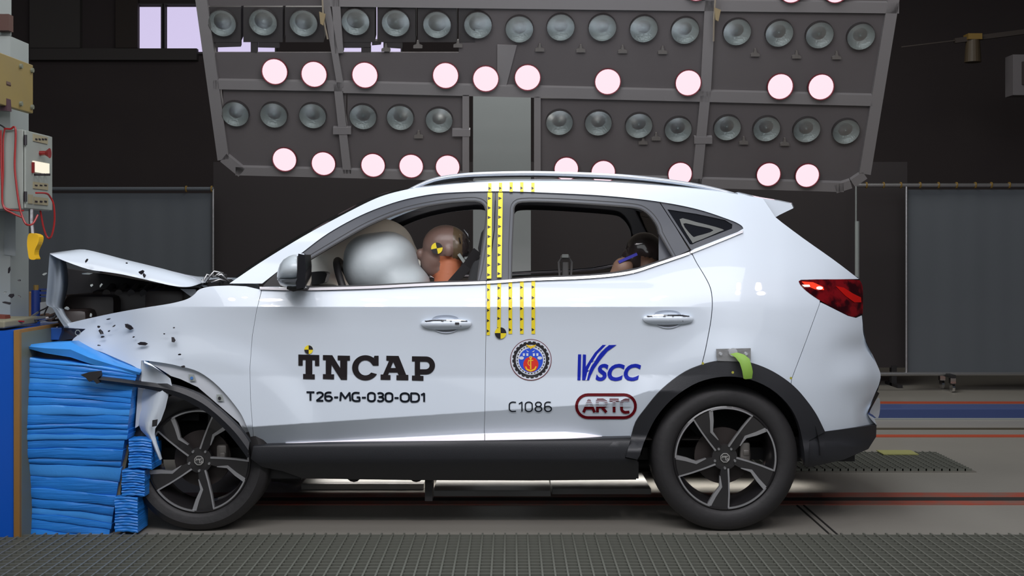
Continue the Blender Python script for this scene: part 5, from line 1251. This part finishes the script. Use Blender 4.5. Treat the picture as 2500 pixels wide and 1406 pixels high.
# ---------------- wheels
def wheel(px, py, ph, label, zfix):
    c = U(px, py, .045); c.z = zfix; R = .348 if zfix > .342 else .335; Rr = .248
    wo = bpy.data.objects.new('wheel', None)
    def L(bm, name, m, parent, **k):
        bmesh.ops.recalc_face_normals(bm, faces=bm.faces[:]); return bm_link(name, bm, m, parent, **k)
    # tyre as main mesh of the wheel part
    prof = [(Rr-.006, .03), (Rr+.004, .008), (Rr+.02, .0), (Rr+.05, -.004), (R-.03, .002), (R-.012, .014), (R-.003, .03)] + [(R-.0 - (0.006 if i % 4 == 3 else 0), .04+.01*i) for i in range(15)] + [(R-.012, .206), (R-.04, .22), (Rr, .20)]
    bm = bmesh.new(); seg = 72; rings = []
    for (r, y) in prof: rings.append([bm.verts.new(c + Vector((r*math.cos(2*PI*k/seg), y, r*math.sin(2*PI*k/seg)))) for k in range(seg)])
    for A, B in zip(rings, rings[1:]):
        for k in range(seg): bm.faces.new((A[k], A[(k+1) % seg], B[(k+1) % seg], B[k]))
    w_ = L(bm, 'wheel', RUB, car, smooth=True, angle=40); w_['label'] = label
    # rim barrel
    bm = bmesh.new(); rings = []
    for (r, y) in [(Rr-.004, .028), (Rr-.001, .010), (Rr-.008, .006), (Rr-.014, .014), (Rr-.03, .05), (Rr-.035, .17), (Rr-.02, .2)]: rings.append([bm.verts.new(c + Vector((r*math.cos(2*PI*k/seg), y, r*math.sin(2*PI*k/seg)))) for k in range(seg)])
    for A, B in zip(rings, rings[1:]):
        for k in range(seg): bm.faces.new((A[k], A[(k+1) % seg], B[(k+1) % seg], B[k]))
    L(bm, 'rim', RIMB, w_, smooth=True, angle=40)
    u = Rr/272.0
    def pol(a, r, y): a = math.radians(a+ph); return c + Vector((r*u*math.cos(a), y, r*u*math.sin(a)))
    def solid(loop, y0, y1, name, m):
        bm = bmesh.new(); A = [bm.verts.new(p(y0)) for p in loop]; B = [bm.verts.new(p(y1)) for p in loop]
        n = len(A); bm.faces.new(A); bm.faces.new(B[::-1])
        for i in range(n): bm.faces.new((A[i], B[i], B[(i+1) % n], A[(i+1) % n]))
        return L(bm, name, m, w_)
    for k in range(5):
        o_ = -72*k
        f = lambda a, r: (lambda y, a=a, r=r: pol(a+o_, r, y + .018*(1-min(r/270, 1))))
        # dark spoke between two window openings
        loop = [f(71, 58), f(64, 110), f(60.5, 180), f(57.5, 264), f(51, 266), f(43, 266), f(34.8, 264), f(40, 205), f(46.8, 152), f(38.6, 99), f(35, 62), f(53, 50)]
        solid(loop, .012, .045, 'spoke', RIMB)
        # machined edges: thin line, rim arc, thick return
        def strip_(pts, w0, name='machined_edge', yo=0.0):
            bm = bmesh.new(); n = len(pts); A, B = [], []
            for i, (a, r) in enumerate(pts):
                p = pol(a+o_, r, 0); q0 = pol(pts[max(i-1, 0)][0]+o_, pts[max(i-1, 0)][1], 0); q1 = pol(pts[min(i+1, n-1)][0]+o_, pts[min(i+1, n-1)][1], 0)
                d = (q1-q0).normalized(); nn = Vector((-d.z, 0, d.x)); ww = (w0[i] if isinstance(w0, list) else w0)*u/2
                yy = .0095 + yo + .018*(1-min(r/270, 1))
                A.append((p+nn*ww+Vector((0, yy, 0)), p-nn*ww+Vector((0, yy, 0)), p-nn*ww+Vector((0, yy+.02, 0)), p+nn*ww+Vector((0, yy+.02, 0))))
            R_ = [[bm.verts.new(v) for v in r] for r in A]
            for X, Z in zip(R_, R_[1:]):
                for j in range(4): bm.faces.new((X[j], X[(j+1) % 4], Z[(j+1) % 4], Z[j]))
            bm.faces.new(R_[0]); bm.faces.new(R_[-1][::-1]); L(bm, name, MACH, w_)
        strip_([(71, 60), (63.5, 120), (60, 190), (57.5, 262)], [9, 8, 8, 8])
        strip_([(57.0+50.5*i/12, 260) for i in range(13)], 8, yo=-.005)
        strip_([(106.8, 262), (110, 205), (117.5, 152), (110.6, 99)], [22, 19, 15, 4])
    # hub
    bm = bmesh.new(); cyl(bm, c+Vector((0, .03, 0)), c+Vector((0, .06, 0)), 66*u, 68*u, 40); L(bm, 'hub', RIMB, w_, smooth=True, angle=40)
    bm = bmesh.new(); cyl(bm, c+Vector((0, .022, 0)), c+Vector((0, .034, 0)), 26*u, 28*u, 28); L(bm, 'centre_cap', GLOSSB, w_, smooth=True, angle=40)
    bm = bmesh.new()
    def orect(x0, z0, x1, z1): bx(bm, c.x+x0*u, c.x+x1*u, c.y+.019, c.y+.023, c.z+z0*u, c.z+z1*u)
    oc = [(24*math.cos(PI/8+PI*k/4), 24*math.sin(PI/8+PI*k/4)) for k in range(9)]
    for (a, b), (a2, b2) in zip(oc, oc[1:]): bar(bm, c+Vector((a*u, .021, b*u)), c+Vector((a2*u, .021, b2*u)), .003, 3*u, up=Vector((0, 1, 0)) if False else Vector((0, -1, 0.001)))
    for pts in ([(-16, -2), (-12, 10), (-6, 2), (0, 10), (4, -2)], [(16, 8), (6, 8), (4, -4), (4, -12), (16, -12), (16, -3), (10, -3)]):
        for (a, b), (a2, b2) in zip(pts, pts[1:]): bar(bm, c+Vector((a*u, .021, b*u)), c+Vector((a2*u, .021, b2*u)), .003, 3*u, up=Vector((0, -1, 0.001)))
    L(bm, 'cap_emblem', CHROME, w_)
    for k in range(5):
        a = 90-36+72*k
        p = pol(a-ph+ (0), 55, 0); bm = bmesh.new(); cyl(bm, p+Vector((0, .02, 0)), p+Vector((0, .034, 0)), 6*u, 9*u, 12); L(bm, 'lug_nut', STEEL, w_, smooth=True, angle=40)
    bm = bmesh.new(); cyl(bm, c+Vector((0, .09, 0)), c+Vector((0, .11, 0)), .135, seg=40); L(bm, 'brake_disc', mat('brake', (0.04, 0.032, 0.03), .5, metal=.5), w_, smooth=True, angle=40)
    p = c + Vector((.10, .07, .02)); bm = bmesh.new(); box(bm, p, (.05, .05, .10), bev=.012); box(bm, p+Vector((.005, -.02, -.0)), (.03, .02, .03), bev=.006); L(bm, 'brake_caliper', mat('caliper', (0.13, 0.12, 0.11), .45, metal=.5), w_, smooth=True, angle=40)
    return w_
w1 = wheel(1772, 1118, 0, 'rear wheel, two-tone rim', .349)
w2 = wheel(483, 1126, 14.3, 'front wheel beside the crushed barrier', .336)
# far wheels: tyre and disc only (barely seen under the car)
for src, dz in ((w1, 0), (w2, 0)):
    cp = src.copy(); COL.objects.link(cp); cp.parent = car; cp.scale = (1, -1, 1); cp.location = (0, 0, 0)
    # mirrored about the car's centre plane, which is the root's own plane
    cp['label'] = 'far side wheel'
    for ch in list(src.children):
        if ch.name.startswith(('rim', 'brake_disc', 'hub')): c3 = ch.copy(); COL.objects.link(c3); c3.parent = cp

# ================================================================= flying debris
DG = 'black plastic shards flying over the fender'
deb = [(240.6,797.6,7,5),(246.5,811,10,12),(266,808,6,4),(250,822.4,9,4),(315,797,24,10),(278,795.5,8,3),(264,779,10,3),(241,843,8,3),(348,839,22,7),(326,823,5,3),(424,800,5,4),(401,815,4,3),(423,830,9,14),(438,865,8,4),(447,895,9,5)]
dh = [(211,636,4,11),(309,642,5,3),(345,665,14,9),(352,672,6,12)]
dw = [(22,660,6,16),(47,684,7,4),(27,722,12,14),(47,723,8,4),(15,739,22,6)]
lite = [(212,668,22,4),(223,696,7,7),(246,697,5,9),(163,752,10,9),(222,769,6,8),(109,669,10,5),(12,713,10,4)]
random.seed(5)
def shard(x, y, w_, h_, Y, m, label, group, rot=None):
    w_ *= 1.2; h_ *= 1.2
    n = random.randint(5, 7); poly = []
    rot = random.uniform(-.6, .6) if rot is None else rot
    for i in range(n):
        a = 2*PI*i/n + random.uniform(-.3, .3); r = random.uniform(.7, 1.15); px, py = w_/2*r*math.cos(a), h_/2*r*math.sin(a)
        poly.append((x+px*math.cos(rot)-py*math.sin(rot), y+px*math.sin(rot)+py*math.cos(rot)))
    bm = bmesh.new(); a_ = [bm.verts.new(U(px, py, Y+random.uniform(-.004, .004))) for px, py in poly]; b_ = [bm.verts.new(v.co+Vector((0, .004, 0))) for v in a_]
    bm.faces.new(a_); bm.faces.new(b_[::-1])
    for i in range(n): bm.faces.new((a_[i], b_[i], b_[(i+1) % n], a_[(i+1) % n]))
    bmesh.ops.recalc_face_normals(bm, faces=bm.faces[:])
    return tag(bm_link('plastic_shard', bm, m), label, 'debris', group)
DL = ['small black speck near the headlamp tip, highest of the cluster over the fender', 'squarish black shard in the cluster over the fender behind the headlamp', 'tiny black speck just right of the squarish shard over the fender', 'flat black chip just under the squarish shard over the fender', 'largest ragged black flake flying over the top of the front fender',
 'thin slanted black sliver left of the largest flake over the fender', 'thin sliver touching the upper edge of the fender above the cluster', 'lone small black chip low on the fender near the torn blue flap', 'long slanted black splinter in the middle of the fender', 'tiny black dot just above the long splinter on the fender',
 'black speck at the right end of the bright spot on the fender', 'tiny black speck below the bright spot on the fender', 'hooked upright black shard right of the long splinter on the fender', 'small black sliver low on the fender above the arch', 'black chip sitting at the edge of the front wheel arch']
for d, lb in zip(deb, DL): shard(*d, gf(d[0], d[1])-.03, MBLK, lb, DG)
for d, lb in zip(dh, ['thin upright black sliver in front of the hood near its peak', 'tiny black dot in front of the middle of the hood', 'ragged black shard in front of the lower half of the hood', 'pointed black chip just below the ragged one in front of the hood']): shard(*d, .12, MBLK, lb, 'black shards in front of the hood')
for d, lb in zip(dw, ['tall dark shard, topmost of those in front of the white pillar', 'tiny dark speck right of the topmost shard before the pillar', 'large angular black shard in front of the white pillar', 'small dark chip right of the large angular shard before the pillar', 'long flat black shard, lowest of those in front of the pillar']): shard(*d, -.25, MBLK, lb, 'black shards in front of the pillar')
for d, lb in zip(lite, ['long pale sliver flying in the upper part of the open engine bay', 'rounded pale fragment in the middle of the open engine bay', 'thin curved pale fragment right of the rounded one in the engine bay', 'bright pale fragment beside the bent nose of the hood', 'pale fragment low in the engine bay just above the fender edge', 'pale sliver flying left of the hood beside the grey curtain', 'white fragment flying in front of the white pillar']): shard(*d, .10, COLW, lb, 'pale fragments around the crushed nose')
